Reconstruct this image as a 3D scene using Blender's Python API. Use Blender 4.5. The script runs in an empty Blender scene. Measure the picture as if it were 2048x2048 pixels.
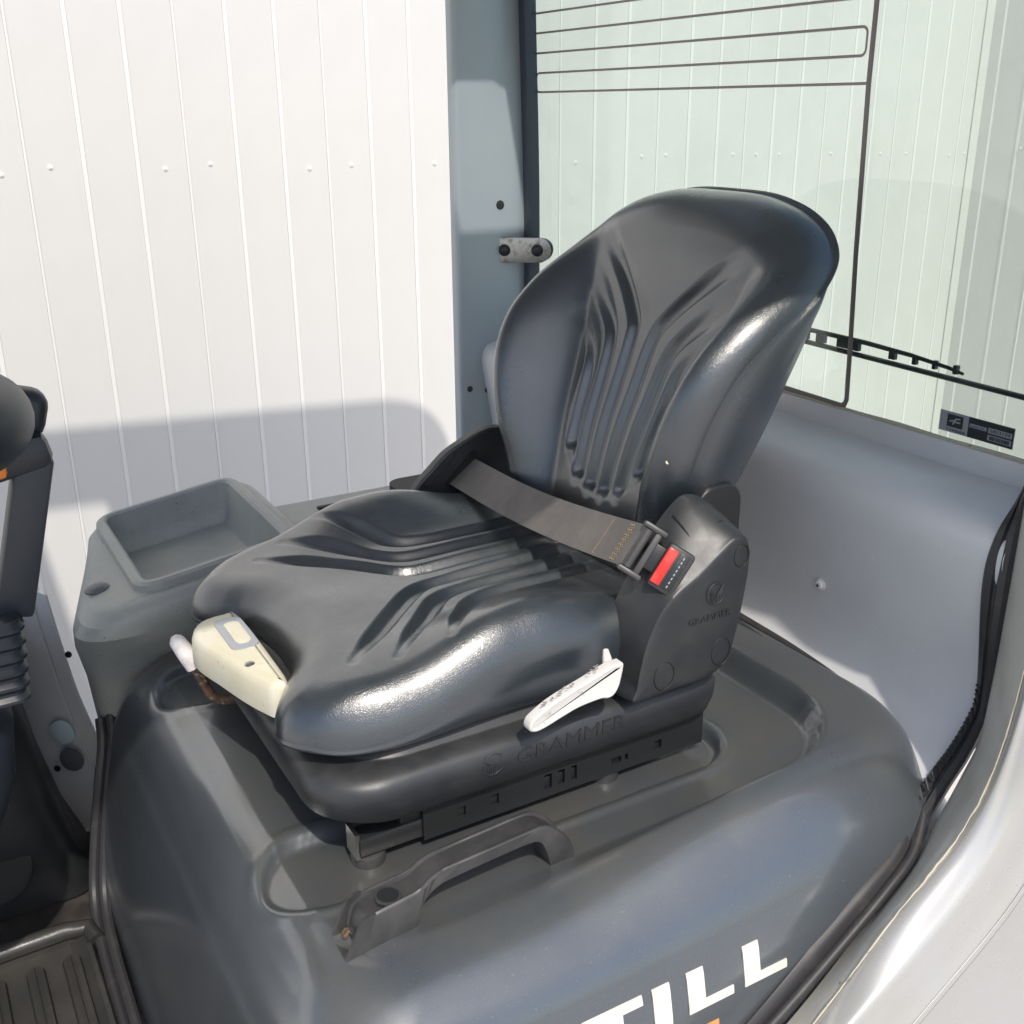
import bpy, bmesh, math, random
import numpy as np
from mathutils import Vector, Matrix
random.seed(4); rng = np.random.default_rng(4)
S = bpy.context.scene
COL = S.collection
R = math.radians

# ------------------------------------------------------------------ camera, sky, sun, exposure
# metres; x runs to the back of the truck, y across it (away from the open door side), z up; origin at the front foot of the seat rail
CAM = Vector((-0.33806, -0.89316, 0.72662))
FOC = 2178.0 / 2048.0
def unit(v): return Vector(v).normalized()
_vy = unit((-1346., -802., 2178.)); _vz = -unit((41., 5846., 2178.))
_vz = (_vz - _vy * _vz.dot(_vy)).normalized(); _vx = _vy.cross(_vz)
right = Vector((_vx[0], _vy[0], _vz[0])); down = Vector((_vx[1], _vy[1], _vz[1])); fwd = Vector((_vx[2], _vy[2], _vz[2]))
cam = bpy.data.cameras.new('camera'); camo = bpy.data.objects.new('camera', cam); COL.objects.link(camo)
cam.sensor_width = 36; cam.lens = 36 * FOC; cam.clip_start = 0.02; cam.clip_end = 400
camo.matrix_world = Matrix(((right.x, -down.x, -fwd.x, CAM.x), (right.y, -down.y, -fwd.y, CAM.y), (right.z, -down.z, -fwd.z, CAM.z), (0, 0, 0, 1)))
S.camera = camo
SUN = Vector((0.20, 1.0, -1.30)).normalized()          # the way the light travels
world = bpy.data.worlds.new("World"); S.world = world; world.use_nodes = True
wn = world.node_tree.nodes; wl = world.node_tree.links
sky = wn.new('ShaderNodeTexSky'); sky.sky_type = 'NISHITA'; sky.sun_disc = False
sky.sun_elevation = math.asin(-SUN.z); sky.sun_rotation = math.atan2(-SUN.x, -SUN.y)
sky.dust_density = 2.0
wl.new(sky.outputs[0], wn['Background'].inputs[0]); wn['Background'].inputs[1].default_value = 0.15
sun = bpy.data.lights.new('sun', 'SUN'); sun.energy = 2.5; sun.angle = R(0.9); sun.color = (1, .94, .85)
suno = bpy.data.objects.new('sun', sun); COL.objects.link(suno); suno.rotation_euler = SUN.to_track_quat('-Z', 'Y').to_euler()
S.view_settings.view_transform = 'Standard'; S.view_settings.look = 'None'; S.view_settings.exposure = 0.36; S.view_settings.gamma = 1
S.cycles.max_bounces = 8; S.cycles.transparent_max_bounces = 12

# ------------------------------------------------------------------ materials
def mat(name, base, rough=.5, metal=0., spec=.5, var=None, bumps=(), coat=0., coat_rough=.1, rvar=None, dust=None):
    """var=(colour, scale, lo, hi, detail); bumps=[(kind, scale, strength, distance)]; dust=(colour, amount, scale): dust lying on upward faces"""
    m = bpy.data.materials.new(name); m.use_nodes = True
    N = m.node_tree.nodes; L = m.node_tree.links; b = N['Principled BSDF']
    b.inputs['Base Color'].default_value = (*base, 1); b.inputs['Roughness'].default_value = rough
    b.inputs['Metallic'].default_value = metal; b.inputs['Specular IOR Level'].default_value = spec
    b.inputs['Coat Weight'].default_value = coat; b.inputs['Coat Roughness'].default_value = coat_rough
    tc = N.new('ShaderNodeTexCoord'); col = None
    def noise(scale, detail=4., rough_=.6):
        n = N.new('ShaderNodeTexNoise'); n.inputs['Scale'].default_value = scale; n.inputs['Detail'].default_value = detail
        n.inputs['Roughness'].default_value = rough_; L.new(tc.outputs['Object'], n.inputs['Vector']); return n.outputs['Fac']
    def ramp(v, lo, hi):
        r = N.new('ShaderNodeMapRange'); r.inputs['From Min'].default_value = lo; r.inputs['From Max'].default_value = hi; L.new(v, r.inputs['Value']); return r.outputs[0]
    def mix(f, a, c):
        x = N.new('ShaderNodeMix'); x.data_type = 'RGBA'; L.new(f, x.inputs[0])
        for k, v in ((6, a), (7, c)):
            if isinstance(v, tuple): x.inputs[k].default_value = (*v, 1)
            else: L.new(v, x.inputs[k])
        return x.outputs[2]
    col = base
    for v in (var if isinstance(var, list) else [var] if var else []):
        col = mix(ramp(noise(v[1], v[4] if len(v) > 4 else 5.), v[2], v[3]), col, v[0])
    if dust:
        g = N.new('ShaderNodeNewGeometry'); sx = N.new('ShaderNodeSeparateXYZ'); L.new(g.outputs['Normal'], sx.inputs[0])
        up = ramp(sx.outputs[2], .6, 1.0); n1 = ramp(noise(dust[2], 6.), .35, .7)
        mu = N.new('ShaderNodeMath'); mu.operation = 'MULTIPLY'; L.new(up, mu.inputs[0]); L.new(n1, mu.inputs[1])
        m2 = N.new('ShaderNodeMath'); m2.operation = 'MULTIPLY'; L.new(mu.outputs[0], m2.inputs[0]); m2.inputs[1].default_value = dust[1]
        col = mix(m2.outputs[0], col, dust[0])
    if not isinstance(col, tuple): L.new(col, b.inputs['Base Color'])
    if rvar:
        r = N.new('ShaderNodeMapRange'); L.new(noise(rvar[0], 6.), r.inputs['Value']); r.inputs['From Min'].default_value = .3; r.inputs['From Max'].default_value = .7
        r.inputs['To Min'].default_value = rvar[1]; r.inputs['To Max'].default_value = rvar[2]; L.new(r.outputs[0], b.inputs['Roughness'])
    prev = None
    for kind, scale, st, dist in bumps:
        if kind == 'noise': h = noise(scale, 3.)
        elif kind == 'stretch':
            mp = N.new('ShaderNodeMapping'); mp.inputs['Scale'].default_value = (scale * .06, scale, scale); mp.inputs['Rotation'].default_value = (0.3, 0.2, 0.9)
            L.new(tc.outputs['Object'], mp.inputs[0]); n = N.new('ShaderNodeTexNoise'); n.inputs['Scale'].default_value = 1; n.inputs['Detail'].default_value = 2
            L.new(mp.outputs[0], n.inputs['Vector']); h = n.outputs['Fac']
        elif kind == 'weave':
            w = N.new('ShaderNodeTexWave'); w.inputs['Scale'].default_value = scale; w.bands_direction = 'Y'; w.inputs['Distortion'].default_value = .4
            L.new(tc.outputs['Object'], w.inputs['Vector']); h = w.outputs['Fac']
        else:
            vo = N.new('ShaderNodeTexVoronoi'); vo.feature = 'DISTANCE_TO_EDGE' if kind == 'leather' else 'F1'
            vo.inputs['Scale'].default_value = scale; 
            wp = N.new('ShaderNodeTexNoise'); wp.inputs['Scale'].default_value = scale * .3
            L.new(tc.outputs['Object'], wp.inputs['Vector'])
            va = N.new('ShaderNodeVectorMath'); va.operation = 'MULTIPLY_ADD'; va.inputs[1].default_value = (3 / scale,) * 3
            L.new(wp.outputs['Color'], va.inputs[0]); L.new(tc.outputs['Object'], va.inputs[2]); L.new(va.outputs[0], vo.inputs['Vector'])
            h = ramp(vo.outputs['Distance'], 0, .25) if kind == 'leather' else vo.outputs['Distance']
        bp = N.new('ShaderNodeBump'); bp.inputs['Strength'].default_value = st; bp.inputs['Distance'].default_value = dist; L.new(h, bp.inputs['Height'])
        if prev: L.new(prev, bp.inputs['Normal'])
        prev = bp.outputs[0]
    if prev: L.new(prev, b.inputs['Normal'])
    return m

M = {}
M['vinyl'] = mat('black_vinyl', (.016, .023, .029), .34, spec=1.0, var=[((.025, .031, .037), 9, .4, .7)], rvar=(14, .26, .38), coat=1.0, coat_rough=.26,
                 bumps=[('leather', 420, .19, .0006), ('noise', 60, .12, .001), ('stretch', 240, .10, .0008)], dust=((.20, .19, .17), .16, 26))
M['plastic'] = mat('black_textured_plastic', (.018, .020, .023), .40, spec=.7, var=[((.032, .033, .034), 18, .4, .7)], bumps=[('noise', 900, .35, .0004)], rvar=(30, .36, .5), dust=((.15, .14, .12), .15, 40))
M['hood'] = mat('anthracite_hood', (.100, .114, .128), .34, .45, spec=.9, var=[((.112, .125, .137), 5, .4, .65), ((.20, .205, .205), 640, .60, .74), ((.27, .26, .235), 190, .69, .75)],
                bumps=[('noise', 10, .02, .002), ('noise', 700, .10, .0003), ('stretch', 320, .07, .0005)], rvar=(7, .26, .38), coat=.9, coat_rough=.15, dust=((.17, .155, .12), .55, 7))
M['handle'] = mat('black_grip_plastic', (.032, .031, .031), .40, spec=.8, var=[((.06, .057, .054), 30, .4, .7)], bumps=[('noise', 800, .25, .0003)], rvar=(40, .38, .52))
M['column'] = mat('dark_column_plastic', (.016, .021, .028), .42, spec=.6, bumps=[('noise', 700, .2, .0003)])
M['rubber'] = mat('black_rubber', (.034, .033, .035), .5, var=[((.06, .055, .05), 35, .55, .75)], bumps=[('noise', 500, .3, .0005)])
M['dark'] = mat('dark_recess', (.012, .013, .014), .6, bumps=[('noise', 200, .2, .0005)])  # near-black in place of the shade inside holes, wells and slots
M['steel'] = mat('black_painted_steel', (.018, .019, .02), .38, spec=.5, var=[((.10, .085, .07), 60, .66, .75)], bumps=[('noise', 300, .2, .0005)])
M['bare'] = mat('bare_steel', (.45, .44, .42), .35, 1., var=[((.2, .17, .13), 80, .5, .7)])
M['console'] = mat('aged_grey_plastic', (.26, .275, .275), .38, var=[((.36, .375, .34), 6, .42, .7), ((.045, .05, .05), 300, .64, .72)],
                   bumps=[('noise', 600, .2, .0004)], rvar=(12, .34, .5), dust=((.42, .41, .36), .5, 14))
M['silver'] = mat('silver_blue_paint', (.70, .705, .715), .38, .08, var=[((.64, .645, .655), 5, .4, .7), ((.78, .78, .78), 110, .66, .74), ((.55, .55, .54), 45, .72, .78)],
                  bumps=[('noise', 500, .06, .0003)], rvar=(6, .36, .5))
M['sill'] = mat('silver_metal_paint', (.47, .465, .45), .30, .3, var=[((.45, .44, .41), 9, .4, .7), ((.36, .30, .22), 75, .74, .8)],
                bumps=[('noise', 9, .02, .002)], rvar=(9, .2, .34), coat=.5, coat_rough=.08)
M['flange'] = mat('dirty_cream_grey_paint', (.66, .645, .585), .42, var=[((.55, .53, .46), 14, .45, .7), ((.30, .24, .16), 60, .70, .76)], bumps=[('noise', 300, .08, .0004)])  # dirty paint, also paler than the body side to lift the shaded flange
M['pillar'] = mat('blue_grey_paint', (.37, .42, .46), .42, .25, var=[((.40, .44, .46), 5, .4, .7)], bumps=[('noise', 400, .06, .0003)])
M['white'] = mat('white_coated_sheet', (.67, .66, .635), .42, var=[((.64, .63, .605), 2.2, .4, .7), ((.6, .58, .54), 90, .78, .84)], bumps=[('noise', 3, .10, .012), ('noise', 40, .03, .002)])
M['joint'] = mat('white_sheet_joint', (.74, .735, .72), .5)
M['rib'] = mat('rib_highlight_white', (.77, .76, .74), .3)  # whiter than the sheet: the glossy highlight on the ribs is painted in
M['belt'] = mat('brown_black_webbing', (.135, .125, .118), .7, spec=.4, var=[((.18, .165, .152), 25, .4, .7)], bumps=[('noise', 1500, .5, .0006)])
M['thread'] = mat('tan_thread', (.34, .27, .17), .8, bumps=[('noise', 1500, .6, .0006)])
M['red'] = mat('red_plastic', (.72, .028, .022), .3, var=[((.8, .08, .05), 80, .5, .7)])
M['cream'] = mat('yellowed_cream_plastic', (.66, .61, .45), .42, var=[((.72, .69, .56), 20, .4, .65), ((.5, .42, .25), 60, .62, .75)], bumps=[('noise', 500, .12, .0004)])
M['lever'] = mat('off_white_plastic', (.66, .64, .60), .38, var=[((.45, .43, .40), 70, .62, .72)])
M['whitegrip'] = mat('white_vinyl_grip', (.74, .70, .70), .5, var=[((.6, .55, .52), 60, .5, .7)], bumps=[('noise', 150, .4, .001)])
M['rust'] = mat('rusty_steel', (.20, .11, .06), .75, .2, var=[((.07, .05, .04), 90, .40, .55), ((.5, .38, .24), 130, .6, .7)], bumps=[('noise', 300, .6, .001)])
M['letter'] = mat('cream_letter_film', (.78, .74, .64), .5, var=[((.7, .65, .52), 60, .45, .7)])
M['orange'] = mat('orange_plastic', (.85, .25, .04), .4)
M['orange_print'] = mat('orange_print', (.7, .32, .12), .5)
M['wire'] = mat('brown_heating_print', (.30, .26, .245), .5)
M['bus'] = mat('brown_bus_print', (.20, .175, .165), .4)
M['pillar_seal'] = mat('blue_black_rubber', (.045, .06, .08), .4)
M['sealcream'] = mat('yellowed_sealant', (.50, .46, .36), .6, var=[((.2, .18, .14), 90, .62, .7)], bumps=[('noise', 300, .5, .001)])
M['bluecap'] = mat('pale_blue_plastic', (.45, .55, .58), .35)
M['stickgrey'] = mat('silver_sticker', (.40, .42, .45), .35, .3)
M['stickdark'] = mat('dark_sticker_print', (.03, .034, .036), .4)
M['greycap'] = mat('grey_plug', (.10, .105, .115), .33, bumps=[('noise', 500, .1, .0003)])
M['mat'] = mat('dirty_rubber_mat', (.030, .029, .028), .42, var=[((.045, .042, .038), 8, .45, .7), ((.16, .15, .135), 170, .70, .78)], bumps=[('noise', 120, .35, .0015)], rvar=(20, .3, .5), dust=((.12, .11, .09), .16, 12))
M['floor'] = mat('dirty_black_floor', (.030, .028, .027), .5, var=[((.10, .085, .075), 9, .42, .7)], bumps=[('noise', 150, .3, .001)])
M['ground'] = mat('concrete_ground', (.58, .56, .535), .8, var=[((.50, .48, .46), 1.5, .4, .7)], bumps=[('noise', 30, .4, .01)])
M['roof'] = mat('roof_lining', (.34, .36, .38), .6)
def glass():
    m = bpy.data.materials.new('green_tinted_glass'); m.use_nodes = True; N = m.node_tree.nodes; L = m.node_tree.links; N.clear()
    out = N.new('ShaderNodeOutputMaterial'); t = N.new('ShaderNodeBsdfTransparent'); t.inputs[0].default_value = (.85, .91, .88, 1)
    g = N.new('ShaderNodeBsdfGlossy'); g.inputs['Roughness'].default_value = .02; f = N.new('ShaderNodeFresnel'); gm = N.new('ShaderNodeNewGeometry'); mr = N.new('ShaderNodeMapRange'); mr.inputs['To Min'].default_value = 1.45; mr.inputs['To Max'].default_value = 1 / 1.45; L.new(gm.outputs['Backfacing'], mr.inputs['Value']); L.new(mr.outputs[0], f.inputs[0])
    mx = N.new('ShaderNodeMixShader'); L.new(f.outputs[0], mx.inputs[0]); L.new(t.outputs[0], mx.inputs[1]); L.new(g.outputs[0], mx.inputs[2]); 
    tc = N.new('ShaderNodeTexCoord'); nz = N.new('ShaderNodeTexNoise'); nz.inputs['Scale'].default_value = 5; nz.inputs['Detail'].default_value = 8; nz.inputs['Roughness'].default_value = .7
    L.new(tc.outputs['Object'], nz.inputs['Vector']); rg = N.new('ShaderNodeMapRange'); rg.inputs['From Min'].default_value = .45; rg.inputs['From Max'].default_value = .8; rg.inputs['To Max'].default_value = .07
    L.new(nz.outputs['Fac'], rg.inputs['Value']); df = N.new('ShaderNodeBsdfDiffuse'); df.inputs[0].default_value = (.7, .72, .68, 1); m2 = N.new('ShaderNodeMixShader')
    L.new(rg.outputs[0], m2.inputs[0]); L.new(mx.outputs[0], m2.inputs[1]); L.new(df.outputs[0], m2.inputs[2]); L.new(m2.outputs[0], out.inputs[0])
    return m
M['glass'] = glass()

# ------------------------------------------------------------------ mesh helpers
def tag(o, label=None, cat=None, group=None, kind=None):
    for k, v in (('label', label), ('category', cat), ('group', group), ('kind', kind)):
        if v: o[k] = v
    return o
def empty(name, loc, label, cat):
    o = bpy.data.objects.new(name, None); COL.objects.link(o); o.location = loc; o.empty_display_size = .1
    return tag(o, label, cat)
def world_loc(o):
    v = Vector((0, 0, 0))
    while o: v += Vector(o.location); o = o.parent
    return v
def link(name, me, mats, parent=None, angle=35, label=None):
    if not isinstance(mats, (list, tuple)): mats = [mats]
    for m in mats: me.materials.append(m)
    me.polygons.foreach_set('use_smooth', [True] * len(me.polygons))
    if angle: me.set_sharp_from_angle(angle=R(angle))
    o = bpy.data.objects.new(name, me); COL.objects.link(o)
    if parent: o.parent = parent; o.location = -world_loc(parent)
    if label: o['label'] = label
    return o
class MB:
    """collects vertices, faces and material slots of one mesh"""
    def __init__(s): s.v = []; s.f = []; s.m = []
    def add(s, v, f, m=0):
        o = len(s.v); s.v += [tuple(map(float, p)) for p in v]; s.f += [tuple(i + o for i in q) for q in f]; s.m += [m] * len(f); return s
    def loft(s, rings, closed=True, cap0=True, cap1=True, m=0):
        rings = [np.asarray(r, float) for r in rings]; n = len(rings[0]); f = []
        for k in range(len(rings) - 1):
            for i in range(n if closed else n - 1):
                j = (i + 1) % n; f.append((k * n + i, k * n + j, (k + 1) * n + j, (k + 1) * n + i))
        v = np.concatenate(rings)
        if cap0: f.append(tuple(range(n))[::-1])
        if cap1: f.append(tuple(range((len(rings) - 1) * n, len(rings) * n)))
        return s.add(v, f, m)
    def tube(s, path, rad, n=12, m=0, cap=True, flat=1.0, up=(0, 0, 1)):
        P = np.asarray(path, float); k = len(P); rad = np.broadcast_to(np.asarray(rad, float), (k,))
        T = np.gradient(P, axis=0); T /= np.linalg.norm(T, axis=1)[:, None] + 1e-12
        u = np.cross(T[0], up); u = u if np.linalg.norm(u) > .05 else np.cross(T[0], (0, 1, 0)); u /= np.linalg.norm(u); rings = []
        for i in range(k):
            u = u - T[i] * u.dot(T[i]); u /= np.linalg.norm(u); w = np.cross(u, T[i])
            a = np.linspace(0, 2 * np.pi, n, endpoint=False)
            rings.append(P[i] + rad[i] * (np.cos(a)[:, None] * u + flat * np.sin(a)[:, None] * w))
        return s.loft(rings, True, cap, cap, m)
    def box(s, c, size, bev=0., rot=None, m=0, seg=2):
        bm = bmesh.new(); bmesh.ops.create_cube(bm, size=1.0)
        for v in bm.verts: v.co = Vector((v.co.x * size[0], v.co.y * size[1], v.co.z * size[2]))
        if bev: bmesh.ops.bevel(bm, geom=bm.edges[:], offset=bev, segments=seg, profile=.5, affect='EDGES')
        if rot is not None: bmesh.ops.transform(bm, matrix=rot, verts=bm.verts)
        bm.verts.ensure_lookup_table(); bm.verts.index_update()
        s.add([v.co + Vector(c) for v in bm.verts], [[v.index for v in f.verts] for f in bm.faces], m); bm.free(); return s
    def cyl(s, c, axis, r, h, n=28, bev=0., m=0, dome=0.):
        """a disc-like cylinder from c along axis (unit) for h, top edge rounded"""
        ax = unit(axis); u = ax.orthogonal().normalized(); w = ax.cross(u); c = Vector(c); rings = []
        prof = [(r, 0), (r, h - bev)] + ([(r - bev * .3, h - bev * .3), (r - bev, h)] if bev else [])
        if dome: prof += [(r * .7, h + dome * .6), (r * .35, h + dome * .9), (r * .05, h + dome)]
        for rr, z in prof:
            rings.append([c + ax * z + (u * math.cos(t) + w * math.sin(t)) * rr for t in np.linspace(0, 2 * np.pi, n, endpoint=False)])
        return s.loft(rings, True, True, True, m)
    def ext(s, poly, origin, eu, ev, h, m=0, bev=0.):
        """polygon (u,v) at origin, extruded by h along eu x ev; bev rounds its top edge"""
        o = Vector(origin); eu = Vector(eu); ev = Vector(ev); n = eu.cross(ev).normalized(); poly = np.asarray(poly, float)
        def ring(p, z): return [o + eu * a + ev * b + n * z for a, b in p]
        rings = [ring(poly, 0), ring(poly, h - bev)]
        if bev:
            for t in (.35, .7, 1.): rings.append(ring(inset(poly, bev * (1 - math.cos(t * math.pi / 2))), h - bev + bev * math.sin(t * math.pi / 2)))
        return s.loft(rings, True, True, True, m)
    def mesh(s, name, fix=True):
        me = bpy.data.meshes.new(name); me.from_pydata(s.v, [], s.f); me.update()
        if len(set(s.m)) > 1: me.polygons.foreach_set('material_index', s.m)
        if fix:
            bm = bmesh.new(); bm.from_mesh(me); bmesh.ops.recalc_face_normals(bm, faces=bm.faces); bm.to_mesh(me); bm.free()
        return me
    def build(s, name, mats, parent=None, angle=35, label=None, fix=True):
        return link(name, s.mesh(name, fix), mats, parent, angle, label)
def grid_mesh(name, verts, K, N, closed=True, caps=(False, False)):
    """K rings of N points as one mesh, quickly"""
    i = np.arange(N if closed else N - 1); j = (i + 1) % N; k = np.arange(K - 1)[:, None] * N
    q = np.stack([k + i, k + j, k + N + j, k + N + i], -1).reshape(-1, 4)
    faces = q.tolist()
    if caps[0]: faces.append(list(range(N))[::-1])
    if caps[1]: faces.append(list(range((K - 1) * N, K * N)))
    me = bpy.data.meshes.new(name); me.from_pydata(np.asarray(verts).reshape(-1, 3).tolist(), [], faces); me.update()
    bm = bmesh.new(); bm.from_mesh(me); bmesh.ops.recalc_face_normals(bm, faces=bm.faces); bm.to_mesh(me); bm.free()
    return me
def S_(a, b, x):
    t = np.clip((np.asarray(x, float) - a) / (b - a), 0, 1); return t * t * (3 - 2 * t)
def cat(pts, n=8, closed=False):
    P = np.asarray(pts, float)
    if closed: Q = np.vstack([P[-1], P, P[0], P[1]])
    else: Q = np.vstack([2 * P[0] - P[1], P, 2 * P[-1] - P[-2]])
    out = []; t = np.linspace(0, 1, n, endpoint=False)[:, None]
    for i in range(1, len(Q) - 2):
        p0, p1, p2, p3 = Q[i - 1:i + 3]
        out.append(.5 * (2 * p1 + (p2 - p0) * t + (2 * p0 - 5 * p1 + 4 * p2 - p3) * t ** 2 + (3 * p1 - p0 - 3 * p2 + p3) * t ** 3))
    out = np.vstack(out)
    return out if closed else np.vstack([out, P[-1]])
def resample(P, n, closed=False):
    P = np.asarray(P, float)
    if closed: P = np.vstack([P, P[:1]])
    d = np.concatenate([[0], np.cumsum(np.linalg.norm(np.diff(P, axis=0), axis=1))])
    t = np.linspace(0, d[-1], n, endpoint=not closed)
    return np.stack([np.interp(t, d, P[:, k]) for k in range(P.shape[1])], 1)
def rrect(x0, x1, y0, y1, r, na=14, ne=2):
    """closed counter-clockwise rounded rectangle; r for corners (x1y0, x1y1, x0y1, x0y0)"""
    if not hasattr(r, '__len__'): r = (r,) * 4
    out = []; C4 = [(x1 - r[0], y0 + r[0], -90, r[0]), (x1 - r[1], y1 - r[1], 0, r[1]), (x0 + r[2], y1 - r[2], 90, r[2]), (x0 + r[3], y0 + r[3], 180, r[3])]
    arcs = [[(cx + rr * math.cos(R(a0 + t)), cy + rr * math.sin(R(a0 + t))) for t in np.linspace(0, 90, na)] for cx, cy, a0, rr in C4]
    for k in range(4):
        out += arcs[k]; a = np.array(arcs[k][-1]); b = np.array(arcs[(k + 1) % 4][0])
        out += [tuple(a + (b - a) * t) for t in np.linspace(0, 1, ne + 2)[1:-1]]
    return np.array(out)
def inset(poly, d):
    P = np.asarray(poly, float); a = np.roll(P, 1, 0); b = np.roll(P, -1, 0); t = b - a; t /= np.linalg.norm(t, axis=1)[:, None] + 1e-12
    area = np.sum(P[:, 0] * b[:, 1] - b[:, 0] * P[:, 1]); n = np.stack([-t[:, 1], t[:, 0]], 1) * (1 if area > 0 else -1)
    return P + n * d
def seg_dist(X, Y, line, closed=False):
    """distance of points to a polyline and the arc length of the nearest point"""
    L = np.asarray(line, float); best = np.full(X.shape, 9.); arc = np.zeros(X.shape); acc = 0.
    n = len(L)
    for i in range(n if closed else n - 1):
        a = L[i]; b = L[(i + 1) % n]; d = b - a; ln = np.hypot(*d)
        if ln < 1e-9: continue
        t = np.clip(((X - a[0]) * d[0] + (Y - a[1]) * d[1]) / ln ** 2, 0, 1)
        e = np.hypot(X - a[0] - t * d[0], Y - a[1] - t * d[1]); k = e < best
        best[k] = e[k]; arc[k] = (acc + t * ln)[k]; acc += ln
    return best, arc, acc
def groove(X, Y, lines, depth, w0, w1, taper0, taper1, wend=.6):
    g = np.zeros(X.shape)
    for ln in lines:
        c = cat(ln, 7); c = np.vstack([c[:1], .25 * c[:-2] + .5 * c[1:-1] + .25 * c[2:], c[-1:]])
        d, a, tot = seg_dist(X, Y, c)
        t0 = S_(-.004, taper0, a); t1 = S_(0, taper1, tot - a); w = wend + (1 - wend) * t1
        g = np.maximum(g, depth * t0 * (.12 + .88 * t1) * (1 - S_(w0, w1, d / w)))
    return g
def text_mesh(txt, size, depth, bold=0.):
    cu = bpy.data.curves.new('t', 'FONT'); cu.body = txt; cu.size = size; cu.extrude = depth; cu.offset = bold; cu.resolution_u = 3
    o = bpy.data.objects.new('t', cu); COL.objects.link(o); bpy.context.view_layer.update()
    me = bpy.data.meshes.new_from_object(o.evaluated_get(bpy.context.evaluated_depsgraph_get()))
    bpy.data.objects.remove(o); bpy.data.curves.remove(cu)
    v = [tuple(p.co) for p in me.vertices]; f = [tuple(p.vertices) for p in me.polygons]; bpy.data.meshes.remove(me)
    return v, f
def put_text(mb, txt, size, depth, origin, eu, ev, m=0, bold=0., width=None):
    v, f = text_mesh(txt, size, depth, bold); eu = Vector(eu).normalized(); ev = Vector(ev).normalized(); n = eu.cross(ev); o = Vector(origin)
    x0 = min(p[0] for p in v); x1 = max(p[0] for p in v); k = (width / (x1 - x0)) if width else 1.
    mb.add([o + eu * ((p[0] - x0) * k) + ev * p[1] + n * p[2] for p in v], f, m)

# ------------------------------------------------------------------ ground and walls
g = MB(); g.add([(-40, -40, -1.06), (40, -40, -1.06), (40, 40, -1.06), (-40, 40, -1.06)], [(0, 1, 2, 3)])
tag(g.build('ground', M['ground'], angle=None), kind='structure')

wd = Vector((math.sin(R(87.5)), math.cos(R(87.5)), 0)); wnrm = Vector((wd.y, -wd.x, 0))
WS = 2.90 / 2.46529
WA = CAM + (Vector((-0.0308, 1.5879, 0)) - Vector((CAM.x, CAM.y, 0))) * WS; WA.z = 0
PITCH = 0.10914 * WS; W0 = -0.0038 * WS
WZ0, WZ1 = -1.06, 2.6
def wall_strip(width, kind_l, kind_r):
    """one sheet between two ribs: local x along the wall, local y out of it"""
    h = .0022; r, w = (.0026, .0045) if kind_l else (.0024, .0095)
    ga = .0001 if kind_l else 0.; gb = .0001 if kind_r else 0.
    prof = [(ga, -.003), (ga, h * .6), (.0012, h + r * .8), (.0022, h + r), (.0016 + w, h + r), (.0034 + w, h), (width - gb, h), (width - gb, -.003)]
    rings = [[(x, -y, z + 1.06) for x, y in prof] for z in (WZ0, WZ1)]
    mb = MB(); n = len(prof); mb.loft(rings, True, True, True)
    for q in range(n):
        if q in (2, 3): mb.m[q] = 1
    return mb.mesh('wall_panel')
wall_rot = math.atan2(wd.y, wd.x)
wall = empty('panel_wall', (WA.x, WA.y, -1.06), 'white sheet metal panel wall standing in the sun behind the cab and its rear window', 'wall')
cache = {}
def put_local(o, p, rz, parent):
    o.parent = parent; o.location = Vector(p) - world_loc(parent); o.rotation_euler = (0, 0, rz)
def strip(i, origin, d, nrm, rz, parent):
    key = ((i % 3) == 0, ((i + 1) % 3) == 0)
    if key not in cache:
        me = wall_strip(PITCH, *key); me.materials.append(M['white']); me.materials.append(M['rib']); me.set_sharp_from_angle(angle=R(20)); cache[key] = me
    o = bpy.data.objects.new('wall_panel', cache[key]); COL.objects.link(o)
    put_local(o, origin + d * (PITCH * i), rz, parent)
NR = 28
o0 = WA + wd * W0; o0.z = -1.06
inward = Vector((wd.y, -wd.x, 0))          # out of the wall, towards the truck
for i in range(-8, NR): strip(i, o0, wd, wnrm, wall_rot, wall)
def backing(p0, p1, nrm, parent, name='backing_sheet'):
    mb = MB(); q = [p0 + nrm * -.0035, p1 + nrm * -.0035, p1 + nrm * -.05, p0 + nrm * -.05]
    mb.loft([[(p.x, p.y, z) for p in q] for z in (WZ0, WZ1)]); mb.build(name, M['joint'], parent)

corner = o0 + wd * (PITCH * NR)
backing(o0 - wd * (8 * PITCH), corner, inward, wall); backing(o0 - wd * (60 * PITCH), o0 - wd * (8 * PITCH + .001), inward, wall, 'plain_sheet')
def screw(p, nrm, parent):
    mb = MB(); mb.cyl(p, nrm, .0072, .0010, 14, .0005); mb.cyl(Vector(p) + nrm * .0010, nrm, .0044, .0026, 6, .0010); mb.build('screw', M['joint'], parent)
for px, py in ((100, 335), (330, 338), (420, 328), (618, 337), (702, 330), (868, 327), (2, 350), (1150, 325), (1282, 313), (1331, 310), (1465, 309), (1511, 309),
               (1557, 309), (1661, 307), (1760, 308), (1811, 307), (1897, 311), (1927, 307)):
    d = right * ((px - 1024) / 2178.) + down * ((py - 1024) / 2178.) + fwd
    t = (o0 - CAM).dot(inward) / d.dot(inward); p = CAM + d * t
    screw(p + inward * .0022, inward, wall)
side = empty('side_wall', (corner.x, corner.y, -1.06), 'white panel wall in shade meeting the sunlit wall at the right edge of the window', 'wall')
cq = MB(); w_ = .05
e1 = corner - wd * .002 + inward * .0045
cq.loft([[tuple(Vector((e1.x, e1.y, z)) + v) for v in (-wd * w_, -wd * w_ + inward * .004, -wd * .002 + inward * .004, -wd * .002 + inward * w_, wd * .004 + inward * w_, wd * .004 - inward * .004)] for z in (WZ0, WZ1)])
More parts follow.
